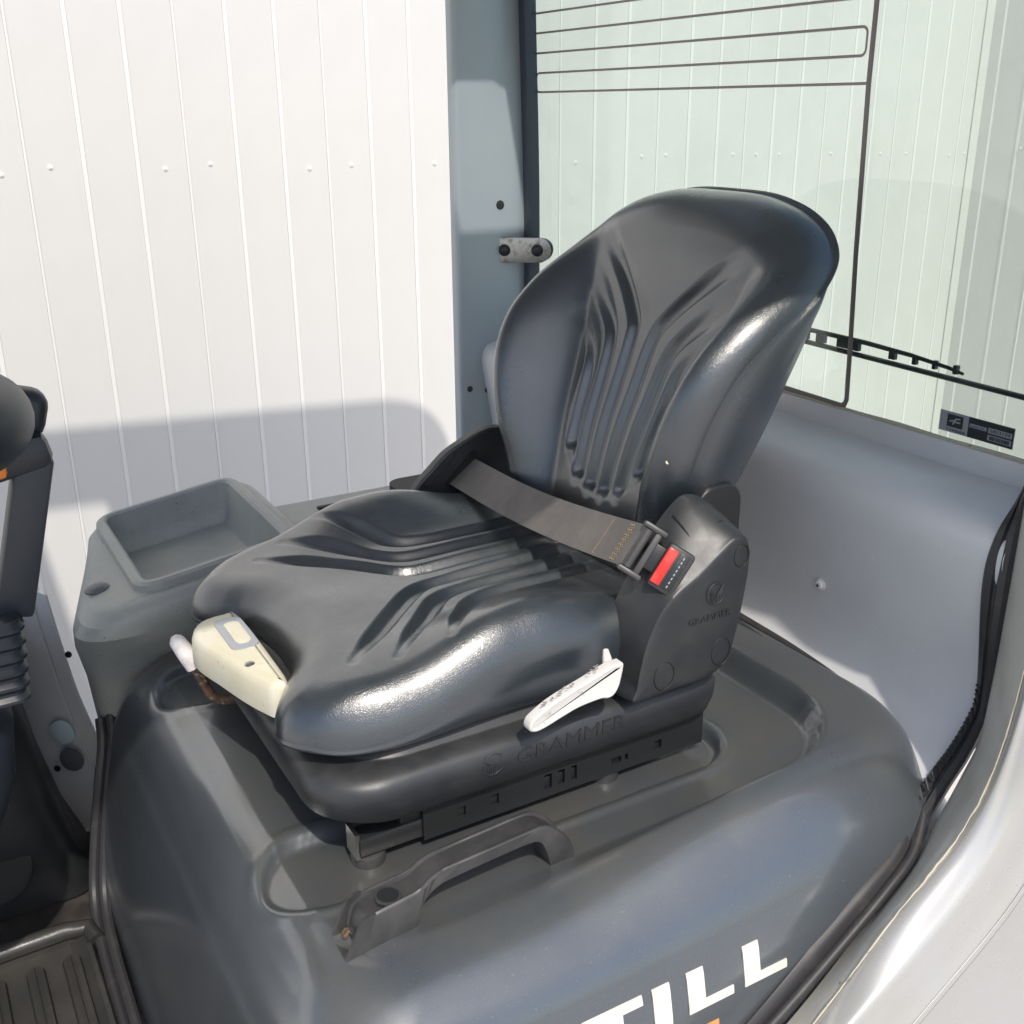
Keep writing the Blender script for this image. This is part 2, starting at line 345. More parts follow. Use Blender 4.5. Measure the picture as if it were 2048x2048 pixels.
cq.build('corner_trim', M['white'], side)
rz2 = math.atan2(inward.y, inward.x); s0 = corner + inward * .045 + wd * .006
for i in range(0, 14): strip(i + 1, s0 - inward * PITCH, inward, -wd, rz2, side)
backing(s0, s0 + inward * (14 * PITCH), -wd, side)
p = corner + inward * .20; p.z = .56; screw(p, -wd, side)

# ------------------------------------------------------------------ the truck
truck = empty('forklift', (.2, .3, -1.06), 'grey forklift cab with dark engine hood, silver rear panel and tinted rear window', 'forklift')
# roof above the frame of the picture: its far edge throws the shadow on the wall
mb = MB(); z0, z1 = 1.11, 1.16
def slab(x0, x1, y0, y1): mb.box(((x0 + x1) / 2, (y0 + y1) / 2, (z0 + z1) / 2), (x1 - x0, y1 - y0, z1 - z0))
slab(-1.1, .86, -.34, .45); mb.box((-.12, -.365, 1.095), (1.96, .05, .13))  # low lip at the near edge added to keep sun off the rear panel
slab(-1.1, -.31, .45, .97); slab(-.12, .52, .45, .97); slab(.67, .86, .45, .97); slab(.52, .67, .69, .97)  # gaps shaped to let sun patches reach the wall and corner post
far = [(-1.1, .97), (.92, .97), (.905, 1.01), (.88, 1.04), (.84, 1.065), (.79, 1.08), (.72, 1.086), (-1.1, 1.09)]
mb.ext(far, (0, 0, z0 + .001), (1, 0, 0), (0, 1, 0), z1 - z0 + .01)
mb.build('roof', M['roof'], truck, angle=20)

# --- engine hood: a rounded cover with a shallow basin for the seat
RING = [(-.268, .620, -.205, .71, -.42, .08), (-.265, .62, -.196, .71, -.30, .08), (-.260, .62, -.180, .70, -.20, .08), (-.251, .618, -.162, .69, -.115, .08),
        (-.2445, .616, -.152, .682, -.085, .08), (-.235, .612, -.142, .675, -.058, .09), (-.222, .606, -.131, .668, -.038, .10), (-.205, .599, -.119, .664, -.023, .11), (-.186, .592, -.107, .660, -.011, .115),
        (-.165, .585, -.094, .655, -.004, .115), (-.14, .578, -.080, .648, .0, .115)]
def zadd(x): return .034 * S_(.08, .52, x)
def side_y(z): return np.interp(z, [r[4] for r in RING], [r[0] for r in RING])
def build_hood():
    NA, NE = 46, 95
    ctrl = []
    for y0, y1, x0, x1, z, r in RING:
        p = rrect(x0, x1, y0, y1, (r * .9, r * .6, r * .8, r * .75), NA, NE); ctrl.append(np.column_stack([p, np.full(len(p), z)]))
    ctrl = np.array(ctrl)
    # smooth rings between the control rings
    dense = np.array([cat(ctrl[:, i], 6) for i in range(0, ctrl.shape[1])]).transpose(1, 0, 2)
    K = len(dense); kk = np.clip((np.arange(K) - K * .45) / (K * .5), 0, 1)[:, None]; lift = kk * kk * (3 - 2 * kk)
    top = dense[-1]; c = np.array([.26, .215, 0.]); rings = []
    for s in np.concatenate([np.linspace(1, .02, 190)[1:]]):
        rings.append(c + (top - c) * s)
    inner = np.array(rings); A = np.concatenate([dense, inner]); lf = np.concatenate([lift, np.ones((len(inner), 1))])
    X, Y, Z = A[..., 0], A[..., 1], A[..., 2]
    Z = Z + zadd(X) * lf
    # basin whose floor stays level while the rim climbs to the rear
    bas = np.array(rrect(-.40, .583, -.137, .62, (.13, .05, .02, .02), 12, 3))
    d, _, _ = seg_dist(X, Y, bas, True)
    inside = (X < .583) & (Y > -.137) & ~((X > .453) & (Y < -.007) & (np.hypot(X - .453, Y + .007) > .13))
    sd = np.where(inside, -d, d); Z = Z - (zadd(X) * .98 + .001) * S_(.007, -.020, sd) * lf
    # the two rail troughs, round at the front
    for yc in (.002, .448):
        dx = np.maximum(-.055 - X, 0); dx = np.where(X > .40, X - .40, dx); rr = np.hypot(dx, (Y - yc)) 
        Z = Z - .013 * S_(.062, .049, rr) * lf
        Z = Z + .0022 * np.exp(-((rr - .069) / .006) ** 2) * lf
    Z = Z + .004 * np.exp(-(((X - .30) / .2) ** 2 + ((Y + .16) / .05) ** 2)) * lf
    V = np.stack([X, Y, Z], -1)
    me = grid_mesh('hood', V, V.shape[0], V.shape[1], True, (False, True))
    return link('hood', me, M['hood'], truck, angle=0)
hood = build_hood()
# film letters laid on the hood's near side, following its curve
def film(rects, name, m, h=.0012):
    mb = MB()
    for x0, x1, za, zb in rects:
        xs = np.linspace(x0, x1, 4); zs = np.linspace(za, zb, 7)
        f = lambda x, z, k: (x, float(side_y(z)) - .0006 - k * h, z)
        rows = [[f(x, z, 1) for x in xs] for z in zs]; n = 4; v = [p for r in rows for p in r]; q = []
        for a in range(6):
            for b in range(3): q.append((a * n + b, a * n + b + 1, (a + 1) * n + b + 1, (a + 1) * n + b))
        mb.add(v, q)
        e = [f(x, za, 1) for x in xs] + [f(x1, z, 1) for z in zs[1:]] + [f(x, zb, 1) for x in xs[::-1][1:]] + [f(x0, z, 1) for z in zs[::-1][1:-1]]
        e2 = [(x, y + h, z) for x, y, z in e]; k = len(e); mb.add(e + e2, [(i, (i + 1) % k, k + (i + 1) % k, k + i) for i in range(k)])
    return mb.build(name, m, hood, angle=30)
LZ0, LZ1 = -.1205, -.0770; bar = .0095; st = .021
film([(.303, .303 + st, LZ0, LZ1), (.303 + st, .360, LZ0, LZ0 + bar)], 'letter', M['letter'])
film([(.231, .231 + st, LZ0, LZ1), (.231 + st, .288, LZ0, LZ0 + bar)], 'letter', M['letter'])
film([(.189, .189 + st, LZ0, LZ1)], 'letter', M['letter'])
film([(.108, .177, LZ1 - bar, LZ1), (.132, .132 + st, LZ0, LZ1 - bar)], 'letter', M['letter'])
film([(.028, .094, LZ1 - bar, LZ1), (.028, .028 + st, -.0935, LZ1 - bar), (.028, .094, -.103, -.0935), (.094 - st, .094, LZ0 + bar, -.103), (.028, .094, LZ0, LZ0 + bar)], 'letter', M['letter'])
film([(.245, .268, -.160, -.142)], 'orange_mark', M['orange_print'])

# rubber seal round the hood: a flat lip and a round bulb
SEAL = [(.66, .60, .012), (.650, .45, .030), (.645, .30, .031), (.642, .18, .030), (.640, .06, .027), (.629, -.05, .022), (.610, -.130, .008), (.596, -.187, -.016), (.587, -.199, -.024), (.574, -.210, -.034), (.54, -.229, -.055),
        (.493, -.2395, -.073), (.453, -.245, -.092), (.376, -.2535, -.131), (.314, -.2585, -.164), (.20, -.263, -.23), (.08, -.266, -.31), (-.05, -.268, -.38)]
SP = resample(cat(SEAL, 8), 150)
T = np.gradient(SP, axis=0); T /= np.linalg.norm(T, axis=1)[:, None]
ref = np.stack([np.interp(np.linspace(0, 1, 150), [0, .5, .62, .75, 1], v) for v in ([.15, .15, .3, .15, .1], [0, -.1, -.5, -1, -1], [1, 1, .75, .35, .25])], 1)
NRM = ref - T * np.sum(ref * T, 1)[:, None]; NRM /= np.linalg.norm(NRM, axis=1)[:, None]
OUT = np.cross(T, NRM); OUT *= np.sign(np.sum(OUT * np.stack([np.interp(np.linspace(0, 1, 150), [0, .5, .7, 1], v) for v in ([1, 1, .8, .8], [0, -.5, -.3, 0], [0, -.2, -.8, -.8])], 1), 1))[:, None]
mb = MB()
prof = [(-.006, -.01), (-.006, .003), (-.001, .0055), (.006, .005), (.010, .002), (.012, .0015)]
bulb = [(.0180 + .0062 * math.cos(t), .0030 + .0062 * math.sin(t)) for t in np.linspace(math.pi * .95, -math.pi * .35, 10)]
mb.loft([[SP[i] + OUT[i] * a + NRM[i] * b for a, b in prof + bulb] for i in range(150)], False, False, False)
mb.build('hood_seal', M['rubber'], hood, angle=50)
# front edge of the hood: dark seal strip down to the floor
fr = cat([(-.150, .635, -.12), (-.155, .612, -.15), (-.168, .60, -.2), (-.190, .59, -.30), (-.206, .56, -.375), (-.214, .46, -.40), (-.217, .2, -.41), (-.218, .0, -.415), (-.217, -.2, -.42)], 8)
mb = MB(); mb.tube(fr, .008, 10); mb.build('hood_seal', M['rubber'], hood)
mb = MB(); mb.tube(fr + np.array([-.014, .008, -.006]), .008, 10); mb.build('hood_seal', M['rubber'], hood)

# grab handle
def build_handle():
    # stations along the handle: x, top z, bottom z, half width
    top = cat([(-.064, .004), (-.060, .022), (-.050, .033), (-.020, .037), (.000, .039), (.012, .045), (.026, .0495), (.045, .051), (.09, .053), (.125, .0545), (.143, .053), (.158, .043), (.172, .027), (.180, .008), (.1805, -.004)], 5)
    bot = cat([(-.062, -.004), (-.050, -.004), (-.035, -.004), (-.018, -.004), (-.005, -.004), (-.001, .006), (.006, .022), (.022, .033), (.045, .036), (.09, .039), (.122, .040), (.137, .036), (.145, .022), (.150, .005), (.152, -.004)], 5)
    n = len(top); rings = []
    for i in range(n):
        t = i / (n - 1); hw = .019 - .003 * S_(.15, .45, t) + .0 * t
        yc = -.1145 + .012 * t
        (xa, za), (xb, zb) = top[i], bot[i]
        nx, nz = xa - xb, za - zb; ln = math.hypot(nx, nz); nx /= ln; nz /= ln
        dip = .0045 * S_(0, .03, t) * S_(1, .93, t)
        prof = [(-1, 0, 0), (-1, 1, -.0035), (-.93, 1, -.0008), (-.84, 1, 0), (-.75, 1, -.0008), (-.68, 1, -dip), (-.3, 1, -dip), (.3, 1, -dip), (.68, 1, -dip), (.75, 1, -.0008), (.84, 1, 0), (.93, 1, -.0008), (1, 1, -.0035), (1, 0, 0), (.8, 0, 0), (-.8, 0, 0)]
        rings.append([((xb + nx * ln * k + nx * e) , yc + a * hw, (zb + nz * ln * k + nz * e)) for a, k, e in prof])
    mb = MB(); mb.loft(rings)
    # bolt well with its ring, and the open foot with a rusty bolt
    mb.cyl((-.026, -.1140, .0325), (.05, 0, 1), .0128, .0026, 28, .001)
    mb.cyl((-.026, -.1140, .0352), (.05, 0, 1), .0104, .0003, 28, 0, 1)
    mb.cyl((-.0685, -.1120, .0085), (-1, 0, .9), .0048, .002, 18, .001, 2)
    w = MB(); 
    for sy in (-1, 1):
        poly = [(-.078, -.004), (-.062, -.004), (-.046, .036), (-.052, .0365), (-.060, .034)]
        mb.ext(poly, (0, -.1145 + sy * .0175 + .0015, 0), (1, 0, 0), (0, 0, 1), .0035)
    mb.add([(-.078, -.0305 - .1, -.003), (-.06, -.1305, -.003), (-.06, -.0985, -.003), (-.078, -.0985, -.003)], [(0, 1, 2, 3)])
    return mb.build('grab_handle', [M['handle'], M['dark'], M['rust']], hood, angle=40)
build_handle()

# --- rear panel under the window
def panel():
    prof = cat([(.585, -.050), (.604, -.022), (.625, .002), (.655, .020), (.678, .045), (.687, .085), (.679, .15), (.665, .225), (.660, .258), (.664, .281), (.682, .295), (.730, .302), (.776, .304), (.786, .3045)], 7)
    ys = np.concatenate([[-.222, -.2205], np.linspace(-.21, 1.0, 30)])
    V = [[(x + (.0 if y > -.2 else 0), y, z) for x, z in prof] for y in ys]
    # the shelf follows the hood's rounded corner: falls away towards the near side
    mb = MB(); mb.loft(V, False, False, False); return mb.build('rear_panel', M['silver'], truck, angle=0)
rp = panel()
mb = MB(); mb.cyl((.6825, .052, .126), (-1, 0, -.16), .0085, .0016, 24, .0008); mb.cyl((.681, .052, .126), (-1, 0, -.16), .0062, .0045, 20, .0028, 0)
mb.cyl((.6765, .052, .1252), (-1, 0, .05), .0024, .0003, 6, 0, 1); mb.build('screw', [M['joint'], M['dark']], rp)

# door seal trim on the near edge of the rear panel
TO = resample(cat([(.71, -.226, .40), (.680, -.226, .345), (.674, -.226, .31), (.673, -.226, .205), (.671, -.226, .108), (.667, -.226, .058), (.648, -.226, .022), (.622, -.226, -.008), (.594, -.228, -.040), (.57, -.232, -.062)], 8), 70)
TI = resample(cat([(.72, -.208, .40), (.700, -.206, .335), (.668, -.203, .285), (.663, -.200, .223), (.684, -.199, .09), (.675, -.199, .055), (.650, -.199, .022), (.628, -.199, .002), (.604, -.199, -.022), (.58, -.20, -.045)], 8), 70)
mb = MB(); rings = []
for a, b in zip(TO, TI):
    d = b - a; n_ = np.array([-.75, -.25, .45]); rings.append([a + n_ * -.006, a + n_ * .006, a + d * .12 + n_ * .012, a + d * .38 + n_ * .013, a + d * .46 + n_ * .006, a + d * .54 + n_ * .006, a + d * .62 + n_ * .011, a + d * .9 + n_ * .010, b + n_ * .004, b + n_ * -.008])
mb.loft(rings, False, False, False); dseal = mb.build('door_seal', M['rubber'], truck, angle=30)
mb = MB()
for k in range(26):
    f = 44 + k * .85; a = TO[int(f)] + (TO[int(f) + 1] - TO[int(f)]) * (f % 1); b = TI[int(f)] + (TI[int(f) + 1] - TI[int(f)]) * (f % 1); n_ = np.array([-.75, -.25, .45])
    mb.tube([a + (b - a) * .60 + n_ * .0125 + (TO[45] - TO[44]) * (.5 if k % 2 else -.5), a + (b - a) * .92 + n_ * .0112], .0013, 6)
mb.build('tread', M['rubber'], dseal)

# --- near body side: flange, rolled step, pressed ridge
def sill():
    A = [(.674, -.2255, .62), (.674, -.2255, .40), (.672, -.2255, .205), (.669, -.2255, .108), (.660, -.228, .045), (.635, -.230, .005), (.598, -.233, -.042), (.555, -.243, -.075), (.500, -.252, -.100), (.455, -.258, -.122), (.385, -.266, -.162), (.318, -.271, -.198), (.20, -.275, -.268), (.05, -.278, -.36)]
    L1 = [(.632, -.300, .62), (.630, -.300, .40), (.609, -.300, .185), (.601, -.300, .124), (.594, -.300, .082), (.576, -.300, .040), (.544, -.300, -.007), (.500, -.300, -.034), (.462, -.300, -.060), (.430, -.300, -.090), (.366, -.300, -.150), (.300, -.300, -.192), (.19, -.300, -.265), (.04, -.300, -.36)]
    L1b = [(.634, -.318, .62), (.630, -.318, .40), (.605, -.318, .16), (.594, -.318, .10), (.584, -.321, .050), (.563, -.326, .010), (.531, -.330, -.030), (.495, -.330, -.055), (.464, -.330, -.076), (.420, -.330, -.107), (.361, -.330, -.140), (.295, -.330, -.18), (.18, -.330, -.25), (.03, -.330, -.345)]
    L2a = [(x + .012, -.338, z - .014) for x, y, z in L1b]
    L2 = [(.66, -.340, .60), (.655, -.341, .36), (.64, -.342, .12), (.63, -.342, .06), (.615, -.342, .010), (.595, -.343, -.025), (.565, -.343, -.058), (.53, -.344, -.083), (.495, -.344, -.105), (.448, -.344, -.137), (.385, -.344, -.177), (.32, -.344, -.215), (.205, -.344, -.285), (.055, -.344, -.38)]
    L3 = [(x + .016, -.352, z - .016) for x, y, z in L2]
    L4 = [(x + .034, -.349, z - .034) for x, y, z in L2]
    L5 = [(x + .25, -.352, z - .3) for x, y, z in L2]
    rails = [resample(cat(r, 8), 160) for r in (A, L1, L1b, L2a, L2, L3, L4, L5)]
    rails = np.array(rails); ker = np.hanning(31); ker /= ker.sum()
    for q in rails[1:]:
        pad = np.concatenate([2 * q[:1] - q[15:0:-1], q, 2 * q[-1:] - q[-2:-17:-1]])
        for k in range(3): q[:, k] = np.convolve(pad[:, k], ker, 'valid')
    dense = np.array([cat(rails[:, i], 9) for i in range(160)])
    mb = MB(); mb.loft(list(dense), False, False, False); nf = dense.shape[1] - 1
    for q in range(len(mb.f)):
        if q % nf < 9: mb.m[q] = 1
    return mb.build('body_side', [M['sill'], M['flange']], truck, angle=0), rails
sl, RAILS = sill()
# unseen door post; its forward lean is shaped to shade the rear panel
mb = MB(); rings = []
for z, xf in ((.13, .650), (.20, .640), (.35, .630), (.42, .612), (.50, .597), (.62, .590), (.74, .560), (.86, .515), (1.10, .490)):
    rings.append([(x, y, z) for x, y in rrect(xf, .80, -.338, -.292, .012, 5, 2)])
mb.loft(rings); mb.build('door_post', M['sill'], truck, angle=30)
# bead of yellowed sealant along the rolled step
bead = RAILS[1][20:128] + np.array([-.002, -.001, .001]); bead = bead + rng.normal(0, .00025, bead.shape)
mb = MB(); mb.tube(bead, .0005 + .0007 * np.convolve(np.abs(rng.normal(0, 1, len(bead))), np.ones(5) / 5, 'same'), 6); mb.build('sealant_bead', M['sealcream'], sl)

# --- rear window
win = MB(); win.box((.786, .33, .80), (.005, 1.30, .935)); GX = .7835
window = link('rear_window', win.mesh('rear_window'), M['glass'], truck, angle=30)
mb = MB()
mb.box((.7835, .33, .317), (.012, 1.34, .0320), .002); mb.build('window_frame', M['silver'], window)
mb = MB(); yy = np.linspace(-.32, .98, 70)
mb.tube([(GX - .001, y, .3345 + .0006 * math.sin(y * 40)) for y in yy], .0028, 8); mb.build('sealant_bead', M['sealcream'], window)
def flat_wire(path, w, name='heating_wire'):
    mb = MB(); mb.tube(path, w / 2, 6, flat=.25, up=(1, 0, 0)); return mb.build(name, M['bus' if name == 'bus_bar' else 'wire'], window, angle=60)
WX = .7812
def rnd(y0, y1, za, zb, left=True):
    """a wire that runs along za, turns round at y1 and comes back along zb"""
    r = .008; s = 1 if y1 > y0 else -1
    arc = [(WX, y1 - s * r, za)]
    sg = 1 if zb > za else -1
    arc += [(WX, y1 - s * r + s * r * math.sin(t), za + sg * r * (1 - math.cos(t))) for t in np.linspace(.3, math.pi / 2, 5)]
    arc += [(WX, y1 - s * r + s * r * math.cos(t), zb - sg * r * (1 - math.sin(t))) for t in np.linspace(0, math.pi / 2, 5)]
    return [(WX, y0, za)] + arc + [(WX, y0, zb)]
zs = [.7505, .783, .8165, .850, .883, .917]
flat_wire(rnd(.55, .945, zs[0], zs[1]), .0036); flat_wire(rnd(.55, .158, zs[1], zs[2]), .0036)
flat_wire(rnd(.55, .962, zs[2], zs[2] + .0325), .0036) if False else flat_wire([(WX, .55, zs[2]), (WX, .958, zs[2])], .0036)
flat_wire(rnd(.55, .958, zs[3], zs[4]), .0036); flat_wire(rnd(.55, .158, zs[3] - .0001, zs[4]), .0036) if False else None
flat_wire([(WX, .55, zs[3]), (WX, .150, zs[3])], .0036); flat_wire([(WX, .55, zs[4]), (WX, .150, zs[4])], .0036)
flat_wire([(WX, .55, zs[0]), (WX, .150, zs[0])], .0036)
flat_wire([(WX, .148, 1.1), (WX, .148, .75), (WX, .141, .55), (WX, .134, .42), (WX, .131, .348), (WX, .134, .3405), (WX, .141, .3375), (WX, .30, .3400)], .0085, 'bus_bar')
# serial plate stuck to the glass
def sticker():
    mb = MB(); x = WX + .0009
    def rc(y0, y1, za, zb, m, k): mb.box((x - .0003 * k, (y0 + y1) / 2, (za + zb) / 2), (.0006, abs(y1 - y0), zb - za), m=m)
    rc(-.022, -.128, .3445, .3702, 0, 0); rc(-.0645, -.1275, .3450, .3697, 1, 1)
    rc(-.0335, -.0565, .3515, .3670, 1, 1)
    rc(-.0665, -.0905, .3578, .3622, 2, 2); rc(-.0930, -.1255, .3567, .3632, 2, 2); rc(-.0930, -.1255, .3480, .3545, 2, 2)
    eu, ev = (0, -1, 0), (0, 0, 1)
    put_text(mb, 'Serien-Nr.', .0040, .00015, (x - .0011, -.0675, .3586), eu, ev, 1, 0, .0215)
    put_text(mb, '5803199', .0062, .00015, (x - .0011, -.0950, .3579), eu, ev, 1, 0, .0285)
    put_text(mb, 'TZMEIER', .0046, .00015, (x - .0008, -.0330, .3461), eu, ev, 1, 0, .0290)
    # white bird-like mark of three strokes on the dark square
    for a, b in (((-.0375, .3585), (-.0430, .3600)), ((-.0425, .3550), (-.0455, .3620)), ((-.0448, .3620), (-.0525, .3635)), ((-.0440, .3585), (-.0530, .3588))):
        mb.tube([(x - .0008, a[0], a[1]), (x - .0008, (a[0] + b[0]) / 2, (a[1] + b[1]) / 2), (x - .0008, b[0], b[1])], .0010, 6, 2, flat=.3, up=(1, 0, 0))
    y = -.0958; r2 = random.Random(7)
    while y > -.1230:
        w = r2.choice((.0004, .0007, .0011)); mb.box((x - .0011, y - w / 2, .3512), (.0003, w, .0048), m=1); y -= w + r2.choice((.0004, .0007))
    return mb.build('serial_sticker', [M['stickgrey'], M['stickdark'], M['stickgrey']], window, angle=30)
sticker()

# --- wiper outside the glass
wp = MB(); wp.tube([(.815, .60, .408), (.815, .25, .404), (.815, .05, .4015), (.815, -.32, .3965)], .0050, 10, flat=.7)
wiper = wp.build('rear_wiper', M['steel'], truck)
mb = MB()
z_t = lambda y: .4225 - .009 * S_(.10, -.01, y); z_b = lambda y: .4115
for y0, y1 in ((.60, .245), (.228, .212), (.188, .148), (.095, .085), (.056, .050), (.024, .019), (-.008, -.014)):
    mb.box((.815, (y0 + y1) / 2, .4135), (.006, abs(y1 - y0), .011))
mb.tube([(.815, .60, .424), (.815, .14, .4215), (.815, .06, .4185), (.815, .0, .4135), (.815, -.022, .410)], [.0035, .0035, .003, .0026, .002], 8)
mb.build('wiper_arm', M['steel'], wiper)

# --- rear corner post on the far side
post = MB()
prof = rrect(.612, .775, .952, .985, (.012, .006, .012, .012), 6, 3)
post.loft([[(x - .035 * S_(.45, 1.1, z) * 0, y + .0 * z + .05 * S_(.5, 1.05, z) * (.5 if x > .7 else 0), z) for x, y in prof] for z in np.linspace(-.3, 1.1, 24)])
pillar = post.build('corner_post', M['pillar'], truck)
mb = MB(); mb.loft([[(x, y + .018 * S_(.5, 1.05, z), z) for x, y in rrect(.757, .783, .934, .958, .004, 3, 1)] for z in np.linspace(.3, 1.1, 20)])
mb.build('window_seal', M['pillar_seal'], pillar)
for px_, pz, r in ((.705, .553, .0085), (.633, .208, .006), (.672, .201, .006)):
    mb = MB(); mb.cyl((px_, .9522, pz), (0, -1, 0), r, .0015, 20, .0008); mb.build('plug', M['steel'], pillar)
def bracket():
    mb = MB(); hl, hh = .034, .0235; poly = [(-hl + hh * .98 * -math.cos(t) , hh * math.sin(t)) for t in ()]
    cap = [( hl + hh * math.cos(t), hh * math.sin(t)) for t in np.linspace(-math.pi / 2, math.pi / 2, 14)] + [(-hl + hh * math.cos(t), hh * math.sin(t)) for t in np.linspace(math.pi / 2, 3 * math.pi / 2, 14)]
    eu = Vector((.80, -.60, 0)).normalized(); ev = Vector((0, 0, 1)); n = eu.cross(ev); c = Vector((.737, .930, .470))
    mb.ext(cap, c, eu, ev, .003, 0, .001)
    for s in (-1, 1):
        q = c + eu * (s * hl * .92) + n * .003; mb.cyl(q, n, .0115, .0008, 22, .0004, 1); mb.cyl(q + n * .0008, n, .0085, .005, 20, .0035, 1)
    mb.cyl(c + eu * (hl + .006) - n * .016, n, .021, .014, 26, .002, 1)
    return mb.build('window_bracket', [M['bare'], M['steel']], pillar)
bracket()

# --- console beside the seat, with its moulded tray
def rpoly(c, r, na=12, ne=8):
    """rounded polygon from counter-clockwise corners"""
    c = np.array(c, float); n = len(c); r = r if hasattr(r, '__len__') else (r,) * n; arcs = []
    for k in range(n):
        a = c[k - 1] - c[k]; b = c[(k + 1) % n] - c[k]; a /= np.linalg.norm(a); b /= np.linalg.norm(b)
        p0, p2 = c[k] + a * r[k], c[k] + b * r[k]; t = np.linspace(0, 1, na)[:, None]
        arcs.append(p0 * (1 - t) ** 2 + 2 * c[k] * t * (1 - t) + p2 * t ** 2)
    out = []
    for k in range(n):
        out.append(arcs[k]); a = arcs[k][-1]; b = arcs[(k + 1) % n][0]; out.append(a + (b - a) * np.linspace(0, 1, ne + 2)[1:-1, None])
    return np.vstack(out)
def console():
    def ztop(x): return .0915 + .145 * (np.minimum(x, .14) + .1)
    mb = MB(); rings = []
    #      near-front, near-rear, far-rear, far-front
    for nf, y0, ff, y1, z, r in (((-.160, .645), .645, -.09, .90, -.45, .07), ((-.176, .635), .632, -.10, .90, -.20, .08), ((-.190, .605), .600, -.105, .90, -.06, .085), ((-.204, .555), .552, -.108, .905, .015, .085),
                                 ((-.204, .530), .530, -.109, .905, .048, .08), ((-.192, .529), .528, -.107, .903, .066, .075)):
        p = rpoly([nf, (.165, y0), (.165, y1), (ff, y1)], (r, .04, .06, .05))
        rings.append(np.array([(x, y, z + (.145 * max(0, x + .1) * (1 if z > .02 else .4 if z > 0 else 0))) for x, y in p]))
    for e, dz in ((.0, -.012), (.008, -.004), (.015, -.001), (.024, 0.)):
        p = inset(rpoly([(-.184, .532), (.163, .532), (.163, .902), (-.106, .902)], (.075, .04, .06, .05)), e)
        rings.append(np.array([(x, y, ztop(x) + dz) for x, y in p]))
    tr = [(-.098, .560), (.130, .560), (.130, .884), (-.098, .884)]
    for e, dz in ((-.004, .001), (-.003, .010), (.002, .0135), (.009, .0135), (.013, .010), (.017, -.03), (.022, -.050), (.027, -.056)):
        p = inset(rpoly(tr, .036), e); rings.append(np.array([(x, y, ztop(x) + dz) for x, y in p]))
    for f in (.8, .4, .05):
        q = rings[-1].copy() if f == .8 else q; c0 = base_.mean(0) if f != .8 else rings[-1].mean(0); base_ = rings[-1] if f == .8 else base_
        p = c0 + (base_ - c0) * f; p[:, 2] = ztop(p[:, 0]) - .057; rings.append(p)
    mb.loft(rings, True, False, True); return mb.build('side_console', M['console'], truck, angle=32)
con = console()
mb = MB(); mb.cyl((-.143, .632, .0852), (-.14, 0, 1), .0175, .0022, 30, .001, dome=.005); mb.build('cap', M['greycap'], con)
mb = MB(); mb.cyl((.012, .72, .0507), (-.14, 0, 1), .005, .0016, 18, .0008); mb.cyl((.012, .72, .0525), (-.14, 0, 1), .002, .0004, 10, 0, 1); mb.build('drain_nub', [M['console'], M['dark']], con)
mb = MB(); mb.loft([[(x, y, z) for x, y in rrect(.12, .52, .60, .77, .04, 8, 4)] for z in (.06, .104, .108)]); mb.build('rear_tray', M['console'], con)
mb = MB(); mb.loft([[(x, y, .1082 + k) for x, y in rrect(.36, .47, .63, .76, .03, 8, 3)] for k in (0, .006, .014)]); mb.build('cup_holder', M['dark'], con)
mb = MB(); mb.box((.262, .722, .1095), (.075, .012, .005), .002); mb.build('switch_slot', M['dark'], con)

# --- kick panel in front of the console
def kick():
    le = cat([(-.30, .90, .06), (-.296, .90, -.03), (-.290, .90, -.15), (-.279, .89, -.27), (-.264, .88, -.36), (-.249, .87, -.43)], 8)
    ri = cat([(-.196, .78, .03), (-.186, .78, -.06), (-.172, .78, -.16), (-.148, .775, -.27), (-.125, .77, -.36), (-.10, .765, -.44)], 8)
    n = len(le); cols = []
    for t, off in ((0, .03), (.0, .0), (.03, -.002), (.78, -.002), (.79, .003), (.80, .003), (.81, -.003), (.97, -.004), (1.0, .002), (1.0, .04)):
        cols.append(le + (ri - le) * t + np.array([.0, off, 0]))
    mb = MB(); mb.loft(cols, False, False, False); return mb.build('kick_panel', M['silver'], truck, angle=28)
kp = kick()
kn = Vector((-.62, -.78, .05)).normalized()
for (x, y, z), m in (((-.2065, .800, -.218), 'bluecap'), ((-.1995, .800, -.272), 'greycap')):  # upper disc pale blue, lower disc dark grey
    mb = MB(); mb.cyl((x, y - .003, z), kn, .021, .002, 28, .001, dome=.003); mb.build('cap', M[m], kp)
for x, y, z in ((-.180, .777, -.075), (-.128, .768, -.31), (-.222, .812, -.29)):
    mb = MB(); mb.cyl((x, y, z), kn, .0055, .003, 14, .0015); mb.build('screw', M['steel'], kp)

# --- dash cowl at the left, with a round opening, and the floor
mb = MB()
rings = []
for z, x1, y0, r in ((-.43, -.195, .655, .05), (-.36, -.222, .640, .05), (-.25, -.245, .62, .06), (-.12, -.262, .60, .06), (-.03, -.278, .585, .06), (.012, -.292, .590, .06), (.034, -.315, .605, .06), (.040, -.345, .625, .05)):
    rings.append([(x, y, z) for x, y in rrect(-.9, x1, y0, .95, (r, .05, .05, .05), 12, 4)])
mb.loft(rings); cowl = mb.build('dash_cowl', M['plastic'], truck, angle=30)
pc = Vector((-.348, .6315, -.325)); pn = Vector((0, -1, .12)).normalized()
mb = MB(); mb.cyl(pc + Vector((0, .004, 0)), pn, .058, .005, 44, .002); mb.cyl(pc + pn * .0012, pn, .052, .0005, 44, 0, 1)
mb.build('round_opening', [M['plastic'], M['dark']], cowl)
mb = MB(); mb.box((-.5, .2, -.45), (.9, 1.5, .03)); mb.build('cab_floor', M['floor'], truck)

